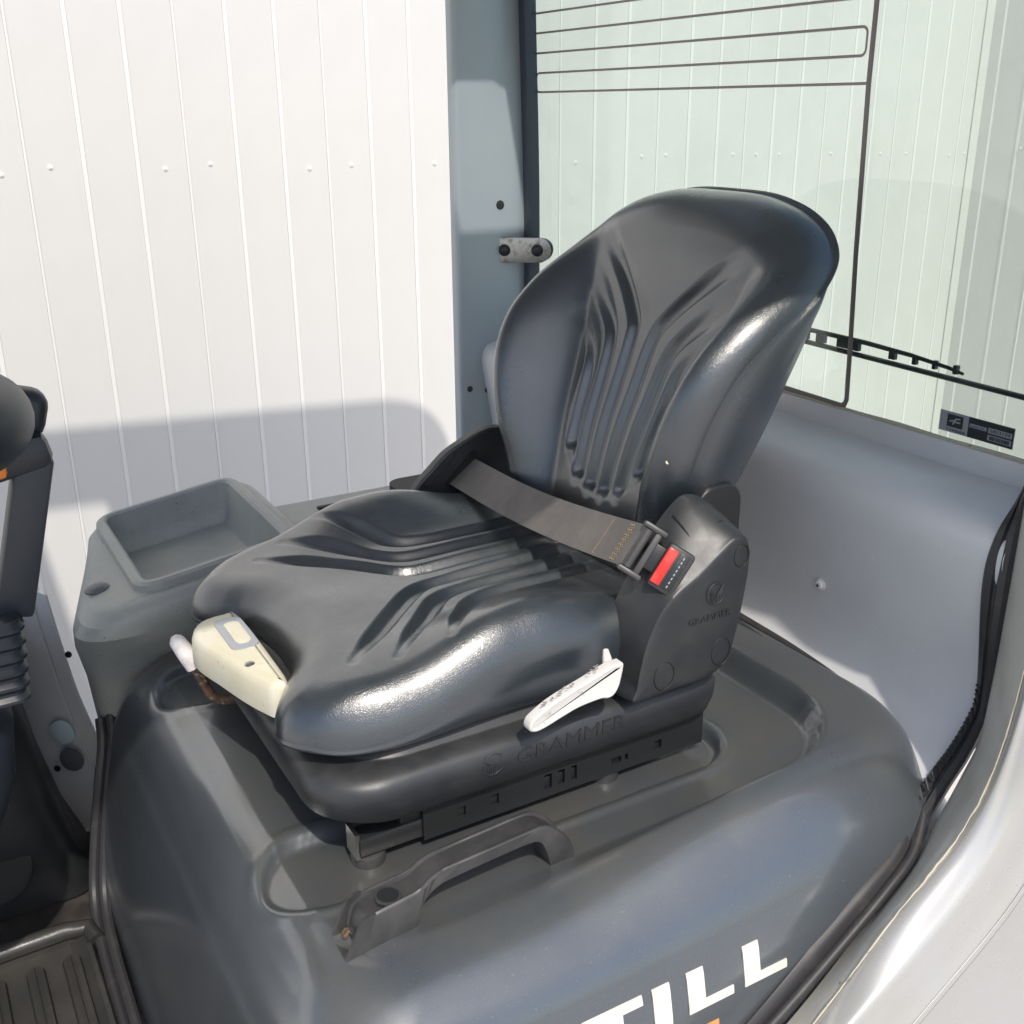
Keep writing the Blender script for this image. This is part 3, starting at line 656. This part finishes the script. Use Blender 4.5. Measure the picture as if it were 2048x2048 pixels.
# --- steering column
colm = MB()
axis = Vector((.075, 0, .19)).normalized()
def bar(p0, p1, w, d, m=0):
    p0 = Vector(p0); p1 = Vector(p1); a = (p1 - p0); L_ = a.length; q = a.to_track_quat('Z', 'Y').to_matrix().to_4x4()
    colm.box((p0 + p1) / 2, (w, d, L_), min(w, d) * .18, q, m)
bar((-.270, .35, .195), (-.222, .35, .375), .030, .040)
bar((-.335, .35, .195), (-.300, .35, .375), .026, .036)
colm.box((-.262, .35, .372), (.115, .046, .040), .012, Matrix.Rotation(R(-12), 4, 'Y'))
colm.box((-.258, .37, .428), (.118, .05, .055), .018, Matrix.Rotation(R(16), 4, 'Y'), seg=4)
column = colm.build('steering_column', M['column'], truck, angle=40)
mb = MB(); mb.tube([(-.415 + .155 * math.cos(t), .300 + .155 * math.sin(t), .446 - .010 * math.cos(t)) for t in np.linspace(0, 2 * math.pi, 72)], .0395, 24, cap=False)
mb.build('steering_wheel', M['column'], column, angle=60)
mb = MB(); rings = []
for k in range(12):
    z = .202 - k * .0085; o = .004 if k % 2 else 0.
    for dz, e in ((0, o), (-.0035, o)):
        rings.append([(x - .0006 * k + 0, y, z + dz) for x, y in rrect(-.36 + .0, -.266 + e, .31 - e, .40 + e, .016, 6, 3)])
mb.loft(rings); mb.build('bellows', M['column'], column, angle=25)
mb = MB(); mb.loft([[(x, y, z) for x, y in rrect(-.55, x1, .33, .56, (r, r, .03, .03), 10, 3)] for z, x1, r in ((-.13, -.345, .05), (-.06, -.310, .06), (-.02, -.296, .06), (.05, -.288, .06), (.085, -.305, .06), (.098, -.33, .05), (.104, -.37, .04))]); mb.build('column_base', M['column'], column, angle=40)
mb = MB(); mb.box((-.270, .385, .212), (.05, .03, .018), .003); mb.build('column_clamp', M['plastic'], column)
mb = MB(); mb.box((-.264, .345, .378), (.022, .06, .034), .006); mb.build('tilt_lever', M['orange'], column)

# --- rubber mat on the floor
def floor_mat():
    mb = MB(); zf = -.425
    p0 = rrect(-.75, -.236, -.25, .555, .03, 8, 6)
    mb.loft([[(x, y, z) for x, y in inset(p0, e)] for e, z in ((0, zf), (0, zf + .020), (.004, zf + .027), (.010, zf + .027), (.018, zf + .020), (.03, zf + .016))])
    o = mb.build('floor_mat', M['mat'], None, angle=30); return o
fm = floor_mat(); tag(fm, 'dirty black ribbed rubber mat on the cab floor below the steering column', 'floor mat')
for x in (-.270, -.318, -.368, -.418, -.468):
    mb = MB(); p = rrect(x - .0125, x + .0125, -.24, .495 - (.0 if x > -.3 else .0), .0122, 8, 5)
    mb.loft([[(a, b, z) for a, b in inset(p, e)] for e, z in ((0, -.4105), (0, -.405), (.002, -.402), (.005, -.4012))]); mb.build('rib', M['mat'], fm)
mb = MB(); mb.tube([(-.74, .532, -.398), (-.45, .535, -.396), (-.27, .538, -.394), (-.238, .53, -.396), (-.232, .50, -.40)], .013, 12); mb.build('raised_edge', M['mat'], fm)

# ------------------------------------------------------------------ the seat
YC = .225
seat = empty('driver_seat', (.2, YC, -.012), 'black vinyl forklift driver seat with fluted cushions and a fastened lap belt', 'seat')
def padded(outline, ztop, R0, zbot, tuck, N=720, K=150, edge=46, center=(0, 0), rmax=None):
    """closed pad: outline polyline, top height field with rolled edge, then side and underside. returns rings (K,N,3) in (u,v,h)"""
    c = np.array(center); O = resample(cat(outline, 12, True), 3000, True) - c
    a = np.unwrap(np.arctan2(O[:, 1], O[:, 0])); 
    if a[-1] < a[0]: O = O[::-1]; a = np.unwrap(np.arctan2(O[:, 1], O[:, 0]))
    th = np.linspace(a[0], a[0] + 2 * np.pi, N, endpoint=False)
    aa = np.concatenate([a, [a[0] + 2 * np.pi]]); rr = np.hypot(O[:, 0], O[:, 1]); rr = np.concatenate([rr, rr[:1]])
    rad = np.interp(th, aa, rr); P = np.stack([np.cos(th) * rad, np.sin(th) * rad], 1)
    t = np.linspace(0, math.pi / 2, edge); s_edge = 1 - .26 * (1 - np.sin(t))
    s = np.concatenate([np.linspace(.012, .74, K, endpoint=False), s_edge])
    G = P[None] * s[:, None, None]; U = G[..., 0] + c[0]; V = G[..., 1] + c[1]
    OL = resample(O, 420, True) + c
    d, _, _ = seg_dist(U, V, OL, True); d[-1] = 0
    R_ = R0(U, V) if callable(R0) else np.full(U.shape, R0)
    q = np.clip(1 - d / R_, 0, 1); drop = R_ * (1 - np.sqrt(np.clip(1 - q * q, 0, 1)))
    H = ztop(U, V, d) - drop
    rings = [np.stack([U, V, H], -1)]
    last = rings[0][-1]; zb = zbot(last[:, 0], last[:, 1]) if callable(zbot) else np.full(N, zbot); zb = np.minimum(zb, last[:, 2] - .006)
    for f, e in tuck:
        pts = np.column_stack([inset(last[:, :2], e), last[:, 2] + (zb - last[:, 2]) * f]); rings.append(pts[None])
    return np.concatenate(rings)

# cushion
half = [(.18, .243), (.08, .243), (.02, .238), (-.030, .218), (-.062, .182), (-.064, .150), (-.048, .118), (-.026, .088), (-.012, .058), (-.007, .02)]
c_out = [(.30, .243), ] + half + [(x, -y) for x, y in half[::-1]] + [(.30, -.243), (.38, -.235), (.425, -.20), (.44, -.12), (.44, .12), (.425, .20), (.38, .235)]
G1 = [[(.40, s * .020), (.30, s * .020), (.205, s * .021), (.160, s * .030), (.110, s * .075), (.022, s * .160)] for s in (1, -1)]
G2 = [[(.40, s * .058), (.30, s * .058), (.215, s * .059), (.170, s * .070), (.130, s * .110), (.064, s * .184)] for s in (1, -1)]
G3 = [[(.40, s * .095), (.30, s * .094), (.23, s * .095), (.190, s * .108), (.160, s * .145), (.118, s * .200)] for s in (1, -1)]
def cush_top(x, y, d):
    a = np.abs(y); z = .187 + .012 * S_(.02, .28, x) + .033 * S_(.10, .205, a) * S_(.03, .17, x) * (1 - S_(.20, .37, x) * .9)
    z = z - .010 * np.exp(-(y / .12) ** 2) * S_(.08, .2, x) - .016 * (1 - S_(-.07, .05, x)) - .030 * S_(.36, .45, x)
    z = z - groove(x, y, G1 + G2 + G3, .0105, .003, .0155, .012, .07)
    z = z + .0016 * np.sin(x * 21 + 2 * np.sin(y * 13)) * np.cos(y * 17 + .6) * S_(0, .06, d)
    return z
def c_rad(x, y): return .045 + .012 * S_(.20, .24, np.abs(y))
Vc = padded(c_out, cush_top, c_rad, .118, ((.25, -.001), (.55, -.001), (.85, .003), (.97, .010), (1.0, .022)), center=(.18, 0.))
Vc[..., 1] += YC
me = grid_mesh('seat_cushion', Vc, Vc.shape[0], Vc.shape[1], True, (True, True)); cushion = link('seat_cushion', me, M['vinyl'], seat, angle=0)

# backrest: (a across, b up the back, h out of it)
TH = R(19); BU = np.array([math.sin(TH), 0, math.cos(TH)]); BN = np.array([-math.cos(TH), 0, math.sin(TH)]); BP = np.array([.418, YC, .2])
hb = [(.166, -.03), (.177, .02), (.187, .06), (.199, .10), (.213, .15), (.226, .21), (.233, .27), (.234, .32), (.227, .362), (.212, .400), (.184, .431), (.147, .451), (.104, .463), (.06, .469)]
b_out = [(0, .470)] + [(-a, b) for a, b in hb[::-1]] + [(-.12, -.068), (0, -.075), (.12, -.068)] + hb
b1 = [[(s * .015, .050), (s * .016, .10), (s * .019, .20), (s * .022, .262), (s * .035, .290), (s * .085, .340), (s * .150, .394)] for s in (1, -1)]
b2 = [[(s * .046, .058), (s * .049, .11), (s * .055, .19), (s * .061, .243), (s * .075, .270), (s * .110, .302), (s * .146, .332)] for s in (1, -1)]
b3 = [[(s * .076, .090), (s * .081, .14), (s * .087, .20), (s * .095, .230), (s * .110, .250), (s * .138, .270)] for s in (1, -1)]
def back_top(a, b, d):
    q = np.abs(a); inner = .092 + .19 * np.clip(b, 0, .5)
    pc_ = cat([(-.10, .020), (-.04, .026), (0, .034), (.05, .052), (.10, .076), (.15, .090), (.20, .094), (.25, .084), (.30, .058), (.35, .026), (.40, .006), (.44, 0), (.50, 0)], 10); p = np.interp(b, pc_[:, 0], pc_[:, 1])
    hc_ = cat([(y, x) for x, y in hb], 10); w = np.interp(b, hc_[:, 0], hc_[:, 1])
    h = p * S_(0, 1, (q - inner + .012) / np.maximum(w - .012 - inner, .065))
    h = h + .010 * np.exp(-((b - .14) / .10) ** 2) * (1 - S_(.06, .16, q)) - .006 * S_(.30, .44, b) - .02 * S_(-.02, -.08, b)
    h = h - groove(a, b, b1 + b2 + b3, .0100, .0020, .0140, .014, .12, 1.5) - .0035 * (1 - S_(.088, .104, np.hypot(a, np.where(b < .145, (b - .145) * 1.02, 0)))) * (1 - S_(.17, .26, b))
    # upper rest and V fold
    h = h + .005 * S_(-.01, .035, b - (.285 + .60 * q)) * (1 - S_(.36, .44, b))
    return h
def b_rad(a, b): return .046 + .020 * S_(.28, .42, b)
Vb = padded(b_out, back_top, b_rad, lambda a, b: -.052 - .0 * a, ((.12, -.003), (.35, -.006), (.6, -.004), (.82, .004), (.94, .014), (1.0, .032)), center=(0, .21))
P = BP + Vb[..., 1:2] * BU + Vb[..., 0:1] * np.array([0, 1, 0]) + Vb[..., 2:3] * BN
me = grid_mesh('backrest', P, P.shape[0], P.shape[1], True, (True, True)); back = link('backrest', me, M['vinyl'], seat, angle=0)
k_ = np.argmin(np.abs(Vb[:190, :, 0] + .198) + np.abs(Vb[:190, :, 1] - .135)); tp = Vector(P.reshape(-1, 3)[k_])
mb = MB(); mb.cyl(tp + Vector((-.0002, .0012, -.0006)), (-.15, -.95, .25), .0024, .0008, 9, .0003); mb.build('tear', M['cream'], back)
def onback(a, b, h): return Vector(BP + b * BU + np.array([0, a, 0]) + h * BN)
mb = MB(); mb.loft([[onback(x, y, z) for x, y in inset(np.array([(a * .80, .02 + b * .84) for a, b in resample(cat(b_out, 6, True), 120, True)]), e)] for z, e in ((-.046, .01), (-.060, .012), (-.066, .02), (-.069, .04))])
mb.build('back_shell', M['plastic'], back)

# housing under the cushion
mb = MB(); rings = []
for e, z in ((.045, .036), (.028, .037), (.014, .043), (.004, .054), (0, .070), (-.001, .088), (.003, .097), (.012, .1025), (.026, .1045), (.030, .1055), (.032, .122)):
    rings.append([(x - .02 * S_(.07, .03, z) * (x < .02) * 0, y, z) for x, y in rrect(-.056 + e, .446 - e, -.037 + e, .487 - e, (.035, .035, .07, .075), 14, 8)])
mb.loft(rings); housing = mb.build('seat_housing', M['plastic'], seat, angle=0)
LW = MB(); put_text(LW, 'GRAMMER', .0225, .0009, (.1600, -.0378, .0735), (1, 0, .018), (0, 0, 1), 0, 0, .140); LW.build('raised_lettering', M['plastic'], housing)
def emblem(c, eu, ev, r, h, parent, m):
    mb = MB(); c = Vector(c); eu = Vector(eu).normalized(); ev = Vector(ev).normalized(); n = eu.cross(ev)
    def line(pts, w): mb.tube([c + eu * (a * r) + ev * (b * r) + n * (h * .3) for a, b in pts], w * r, 6, flat=.6, up=n)
    for k in range(3):
        o = .12 + .17 * k
        line([(-.0 - o, -.95 + .1 * k), (-o, -.15), (-o - .25, .18 + .1 * k), (-.98 + .05 * k, .18 + .12 * k)], .055)
        line([(o, -.95 + .1 * k), (o, -.15), (o + .3, .22), (.85 - .12 * k, .72 - .24 * k)], .055)
    line([(math.cos(t), math.sin(t)) for t in np.linspace(R(100), R(330), 30)], .05); line([(math.cos(t), math.sin(t)) for t in np.linspace(R(50), R(100), 8)], .04)
    return mb.build('emblem', m, parent, angle=60)
emblem((.1305, -.0378, .082), (1, 0, .018), (0, 0, 1), .0125, .001, housing, M['plastic'])

# slide rails with slots and feet
def rail(y, s):
    """s=-1: the slotted face looks to the near side"""
    mb = MB(); mb.box((.205, y, .012), (.44, .026, .022), .002); mb.box((.23, y, .026), (.39, .020, .020), .002)
    mb.add(*[[(-.0165, y - .013, .0), (-.0165, y + .013, .0), (-.0165, y + .013, .030), (-.0165, y - .013, .030), (-.012, y - .013, .0), (-.012, y + .013, .0), (-.012, y + .013, .030), (-.012, y - .013, .030)], [(0, 3, 2, 1), (4, 5, 6, 7), (0, 1, 5, 4), (2, 3, 7, 6), (0, 4, 7, 3), (1, 2, 6, 5)]], m=1)
    r = mb.build('slide_rail', [M['steel'], M['bare']], seat)
    # folded outer plate, broken by its slots
    pl = MB(); yf = y + s * .0165; slots = [(.098, .108, .013, .026), (.1385, .149, .013, .027), (.207, .217, .010, .029), (.225, .234, .010, .029), (.2425, .2505, .010, .029), (.298, .312, .012, .020), (.317, .3215, .012, .020), (.36, .37, .012, .024)]
    x = .058; th = .003
    for a, b, c_, d_ in slots:
        pl.box(((x + a) / 2, yf, .0195), (a - x, th, .039)); pl.box(((a + b) / 2, yf, c_ / 2), (b - a, th, c_)); pl.box(((a + b) / 2, yf, (d_ + .039) / 2), (b - a, th, .039 - d_)); x = b
    pl.box(((x + .432) / 2, yf, .0195), (.432 - x, th, .039)); pl.box((.245, yf - s * .008, .0405), (.374, .018, .003)); pl.build('rail_plate', M['steel'], r)
    for xf in (.002, .30):
        f = MB(); f.cyl((xf, y - s * .002, -.0135), (0, 0, 1), .0185, .0125, 30, .002); f.build('foot', M['handle'], r)
rail(.002, -1); rail(.448, 1)
mb = MB(); mb.box((.21, YC, .022), (.36, .40, .028), .004); mb.build('rail_bridge', M['steel'], seat)

# side covers
NC = [(.284, .118), (.281, .150), (.283, .186), (.290, .216), (.302, .243), (.320, .270), (.341, .293), (.362, .310), (.384, .319), (.410, .316), (.432, .303), (.449, .284), (.459, .262), (.461, .236), (.458, .208), (.450, .165), (.440, .132), (.425, .117), (.405, .1125), (.345, .115), (.305, .116)]
def cover(outline, y_in, y_out, s, rad, name='side_cover', shear=.0):
    """slab in the x-z plane between y_in and y_out, rounded towards y_out"""
    O = resample(cat(outline, 8, True), 200, True); area = np.sum(O[:, 0] * np.roll(O[:, 1], -1) - np.roll(O[:, 0], -1) * O[:, 1])
    if area < 0: O = O[::-1]
    rings = [np.column_stack([O[:, 0], np.full(200, y_in), O[:, 1]])]; c = O.mean(0)
    for t in np.linspace(0, 1, 9):
        e = rad[0] * (1 - math.cos(t * math.pi / 2)); yy_ = y_out - s * rad[1] * (1 - math.sin(t * math.pi / 2))
        # wide slope to the front, narrow one to the rear
        fr_ = S_(.10, -.07, O[:, 0] - c[0] - .25 * (O[:, 1] - c[1])); k = (1 - .75 * (1 - fr_)); dirs = c - O
        I = O + (inset(O, 1.) - O) * (e * k)[:, None]
        rings.append(np.column_stack([I[:, 0], np.full(200, yy_), I[:, 1]]))
    last = rings[-1]
    for f in (.75, .45, .15): 
        q = last.copy(); q[:, 0] = c[0] + (last[:, 0] - c[0]) * f; q[:, 2] = c[1] + (last[:, 2] - c[1]) * f; q[:, 1] += s * .003 * (1 - f); rings.append(q)
    mb = MB(); mb.loft(rings); return mb
def near_cover():
    I_ = [(.290, .112), (.297, .140), (.303, .165), (.310, .194), (.323, .221), (.338, .243), (.358, .275), (.384, .304), (.405, .316), (.430, .309), (.452, .288), (.464, .262), (.464, .236), (.461, .205), (.453, .163), (.442, .130), (.427, .114), (.40, .110), (.345, .111)]
    O_ = [(.2985, .114), (.301, .130), (.3055, .155), (.312, .180), (.324, .206), (.335, .221), (.352, .234), (.377, .247), (.404, .266), (.425, .280), (.442, .280), (.4495, .262), (.4500, .240), (.447, .213), (.440, .172), (.431, .140), (.417, .124), (.395, .117), (.345, .1155)]
    a = cat(I_, 14, True)[::-1]; b = cat(O_, 14, True)[::-1]; n = len(a); c = b.mean(0)
    def ring(t, y, e=0.):
        p = inset(a + (b - a) * t, e); return np.column_stack([p[:, 0], np.full(n, y), p[:, 1]])
    rings = [ring(0, .014, .004), ring(0, .010), ring(.04, .000), ring(.17, -.012), ring(.36, -.024), ring(.57, -.036), ring(.80, -.046), ring(.90, -.0505), ring(.97, -.0535), ring(1.0, -.0552), ring(1.0, -.0562, .002)]
    last = rings[-1]
    for f in (.94, .8, .5, .2):
        q = last.copy(); q[:, 0] = c[0] + (last[:, 0] - c[0]) * f; q[:, 2] = c[1] + (last[:, 2] - c[1]) * f; q[:, 1] = -.0565 - .0018 * (1 - f); rings.append(q)
    mb = MB(); mb.loft(rings); return mb
near = near_cover().build('side_cover', M['plastic'], seat, angle=40)
for x, z, r in ((.4370, .259, .0105), (.336, .137, .0135), (.416, .146, .0135)):
    mb = MB(); t = np.linspace(0, 2 * math.pi, 40); mb.tube([(x + r * math.cos(a), -.0572, z + r * 1.25 * math.sin(a)) for a in t], .0007, 6, cap=False); mb.build('cover_plug', M['dark'], near, angle=60)
LW = MB(); put_text(LW, 'GRAMMER', .0105, .0005, (.366, -.0588, .1905), (1, 0, .02), (0, 0, 1), 0, 0, .060); LW.build('raised_lettering', M['plastic'], near)
emblem((.402, -.0590, .222), (1, 0, 0), (0, 0, 1), .0125, .001, near, M['plastic'])
mb = MB(); mb.tube([(.3805, -.004, .3015), (.3835, -.020, .2900), (.3865, -.0300, .2800), (.3990, -.0320, .2850), (.424, -.0330, .2950), (.446, -.0300, .2880)], .0009, 6); mb.build('cover_joint', M['dark'], near)
FC = [(.286, .14), (.284, .17), (.290, .203), (.318, .230), (.342, .250), (.369, .2635), (.394, .2735), (.42, .2785), (.45, .272), (.47, .25), (.47, .2), (.46, .15), (.42, .13), (.33, .13)]
fcv = cover(FC, .492, .476, -1, (.004, .004)).build('side_cover', M['plastic'], seat, angle=40)
ex = Vector((.047, 0, .044)).normalized(); ez = Vector((-.044, 0, .047)).normalized()
mb = MB(); hl, hh = .0285, .0055
mb.ext([(hl + hh * math.cos(t), hh * math.sin(t)) for t in np.linspace(-math.pi / 2, math.pi / 2, 10)] + [(-hl + hh * math.cos(t), hh * math.sin(t)) for t in np.linspace(math.pi / 2, 3 * math.pi / 2, 10)], (.3640, .4742, .2235), ex, ez, .003); mb.build('belt_slot', M['dark'], fcv)
mb = MB(); mb.tube(cat([(.300, .4725, .211), (.306, .4725, .206), (.316, .4725, .208), (.345, .4725, .236), (.353, .4725, .246), (.352, .4725, .255)], 6), .0007, 6); mb.build('cover_joint', M['dark'], fcv)

# lap belt
Bf0, Bf1 = np.array([.3435, .478, .2045]), np.array([.3865, .474, .2365])     # lower and upper edge at the far cover
Bn0, Bn1 = np.array([.3110, -.006, .2560]), np.array([.3415, -.009, .2985])
NB = 44; rows = []
for i in range(NB):
    t = i / (NB - 1); a = Bf0 + (Bn0 - Bf0) * t; b = Bf1 + (Bn1 - Bf1) * t
    sag = -.010 * math.sin(math.pi * t) ; row = []
    w = b - a; n_ = np.cross(w, Bn0 - Bf0); n_ /= np.linalg.norm(n_); n_ = n_ if n_[2] > 0 else -n_
    for k in range(13):
        s_ = k / 12; row.append(a + w * s_ + np.array([0, 0, sag]) + n_ * (.0012 * math.sin(3.1 * s_ + 4 * t) * math.sin(math.pi * t)))
    und = [p - n_ * .0014 for p in row[::-1]]; rows.append(row + und)
mb = MB(); mb.loft(rows); belt = mb.build('seat_belt', M['belt'], seat, angle=40)
nb = n_
def bp(t, s_, h=0.): 
    a = Bf0 + (Bn0 - Bf0) * t; b = Bf1 + (Bn1 - Bf1) * t; return a + (b - a) * s_ + np.array([0, 0, -.010 * math.sin(math.pi * t)]) + nb * (h + .0012 * math.sin(3.1 * s_ + 4 * t) * math.sin(math.pi * t))
for t0, rows_, dens in ((.865, 1, 22), (.945, 3, 15)):
    mb = MB()
    for r_ in range(rows_):
        for k in range(dens):
            s0_ = .05 + .9 * k / dens; tt = t0 + r_ * .007
            q0, q1 = bp(tt, s0_, .0006), bp(tt + (.004 if rows_ > 1 else .001) * (1 if k % 2 else -1), s0_ + .62 / dens, .0006)
            mb.tube([q0, (q0 + q1) / 2 + nb * .0003, q1], .0005, 5)
    mb.build('stitching', M['thread'], belt)
# tongue at the belt's end and the buckle it is pushed into
wv = Vector(Bn1 - Bn0); e1 = wv.normalized(); e2 = Vector(((Bn0 + Bn1) - (Bf0 + Bf1)) / 2).normalized(); e2 = Vector((.026, -.024, -.018)).normalized()
e2 = (e2 - e1 * e2.dot(e1)).normalized(); e3 = e1.cross(e2); e3 = e3 if e3.z > 0 else -e3
bc = Vector((Bn0 + Bn1) / 2) + e3 * .003
rot = Matrix((e1, e2, e3)).transposed().to_4x4()
mb = MB()
mb.tube([bc - e1 * .0235 + e2 * .004, bc + e2 * .004, bc + e1 * .0235 + e2 * .004], .0058, 12)
for s in (-1, 1): mb.box(bc + e1 * (s * .0275) + e2 * .010, (.007, .030, .011), .003, rot)
mb.box(bc + e2 * .0165, (.054, .008, .007), .0022, rot); mb.box(bc + e2 * .028, (.030, .022, .0025), .0008, rot, 1)
mb.build('tongue', [M['handle'], M['steel']], belt)
bk = Vector((.3475, -.0345, .2580)); mb = MB()
mb.box(bk + e2 * .008 - e3 * .006, (.053, .032, .026), .004, rot); buckle = mb.build('buckle', M['rubber'], seat)
mb = MB(); mb.box(bk + e2 * -.001 + e3 * .0055, (.043, .0115, .008), .0015, rot); mb.build('release_button', M['red'], buckle)
mb = MB(); mb.box(bk + e2 * .013 + e3 * .0066, (.044, .012, .002), .0006, rot); 
for k in range(8): mb.box(bk + e2 * .013 + e3 * .0078 + e1 * (-.0175 + k * .005), (.0028, .0012, .0006), 0, rot, 1)
mb.build('buckle_top', [M['steel'], M['stickgrey']], buckle)

# recliner hinge behind the near cover
mb = MB(); mb.ext(rrect(.425, .492, .16, .318, .025, 8, 2), (0, .030, 0), (1, 0, 0), (0, 0, 1), .022, 0, .004); mb.build('recliner_hinge', M['steel'], seat)

# recline lever on the near side
def lever():
    up = cat([(.160, .1335), (.166, .140), (.19, .152), (.23, .164), (.258, .1725), (.270, .1735), (.2755, .172), (.2735, .158), (.270, .146), (.264, .138), (.256, .136), (.246, .138), (.22, .136), (.20, .131), (.18, .125), (.168, .123), (.160, .126)], 5, True)
    rings = []; A = np.sum(up[:, 0] * np.roll(up[:, 1], -1) - np.roll(up[:, 0], -1) * up[:, 1]); up = up if A > 0 else up[::-1]
    for e, y in ((.0012, -.051), (0, -.052), (0, -.0625), (.0006, -.0640), (.002, -.0648), (.0045, -.0640)): 
        q = inset(up, e); rings.append([(x, y, z) for x, z in q])
    mb = MB(); mb.loft(rings); return mb.build('recline_lever', M['lever'], seat, angle=40)
lv = lever()
mb = MB(); mb.tube([(.262, -.056, .166), (.268, -.044, .172), (.273, -.034, .1765)], [.006, .005, .003], 8, flat=.5); mb.build('lever_stem', M['lever'], lv)
mb = MB()
for k in range(26):
    t = random.random(); x = .175 + .075 * t; z = .1455 + .36 * (x - .175) + .0035; mb.box((x, -.0615 + random.uniform(-.002, .004), z + .0022), (random.uniform(.001, .004), random.uniform(.0006, .0016), .0006))
mb.build('worn_print', M['wire'], lv)

# weight adjuster under the front of the cushion
def adjuster():
    top = np.array([(-.030, .160), (-.030, .300), (-.048, .312), (-.072, .310), (-.088, .296), (-.094, .268), (-.082, .215), (-.070, .165), (-.058, .128), (-.050, .112), (-.034, .112)])
    P_ = resample(cat(top, 6, True), 90, True); A = np.sum(P_[:, 0] * np.roll(P_[:, 1], -1) - np.roll(P_[:, 0], -1) * P_[:, 1]); P_ = P_ if A > 0 else P_[::-1]
    mb = MB(); tilt = lambda x, y: .0 + .05 * (x + .05)
    mb.loft([[(x, y, z + tilt(x, y)) for x, y in inset(P_, e)] for e, z in ((.006, .112), (.001, .1145), (-.001, .130), (0, .146), (.002, .1525), (.005, .156), (.010, .1575))])
    return mb.build('weight_adjuster', M['cream'], seat, angle=40)
ad = adjuster()
mb = MB(); mb.loft([[(x, y, z) for x, y in inset(rrect(-.066, -.034, .205, .290, .010, 8, 3), e)] for e, z in ((0, .156), (0, .1590), (.002, .1594))]); mb.build('indicator_window', M['stickgrey'], ad)
mb = MB(); mb.loft([[(x, y, z) for x, y in inset(rrect(-.058, -.040, .215, .275, .008, 8, 3), e)] for e, z in ((0, .1592), (0, .1606), (.0015, .161))]); mb.build('scale', M['cream'], ad)
mb = MB(); mb.cyl((-.058, .168, .1560), (.05, 0, 1), .0062, .0008, 20, .0004, dome=.0022); mb.build('rivet', M['bare'], ad)
mb = MB(); mb.tube(cat([(-.090, .308, .104), (-.084, .300, .084), (-.076, .297, .062), (-.066, .295, .052), (-.048, .292, .050), (.01, .29, .050)], 6), .0062, 12); rod = mb.build('slide_bar', M['rust'], seat)
P0_, P1_ = np.array([-.1075, .312, .140]), np.array([-.088, .304, .100])
mb = MB(); tt = np.linspace(0, 1, 12); mb.tube(P0_ + (P1_ - P0_) * tt[:, None], np.interp(tt, [0, .05, .15, .6, 1], [.004, .0075, .0095, .0115, .0118]), 14); mb.build('grip', M['whitegrip'], rod)
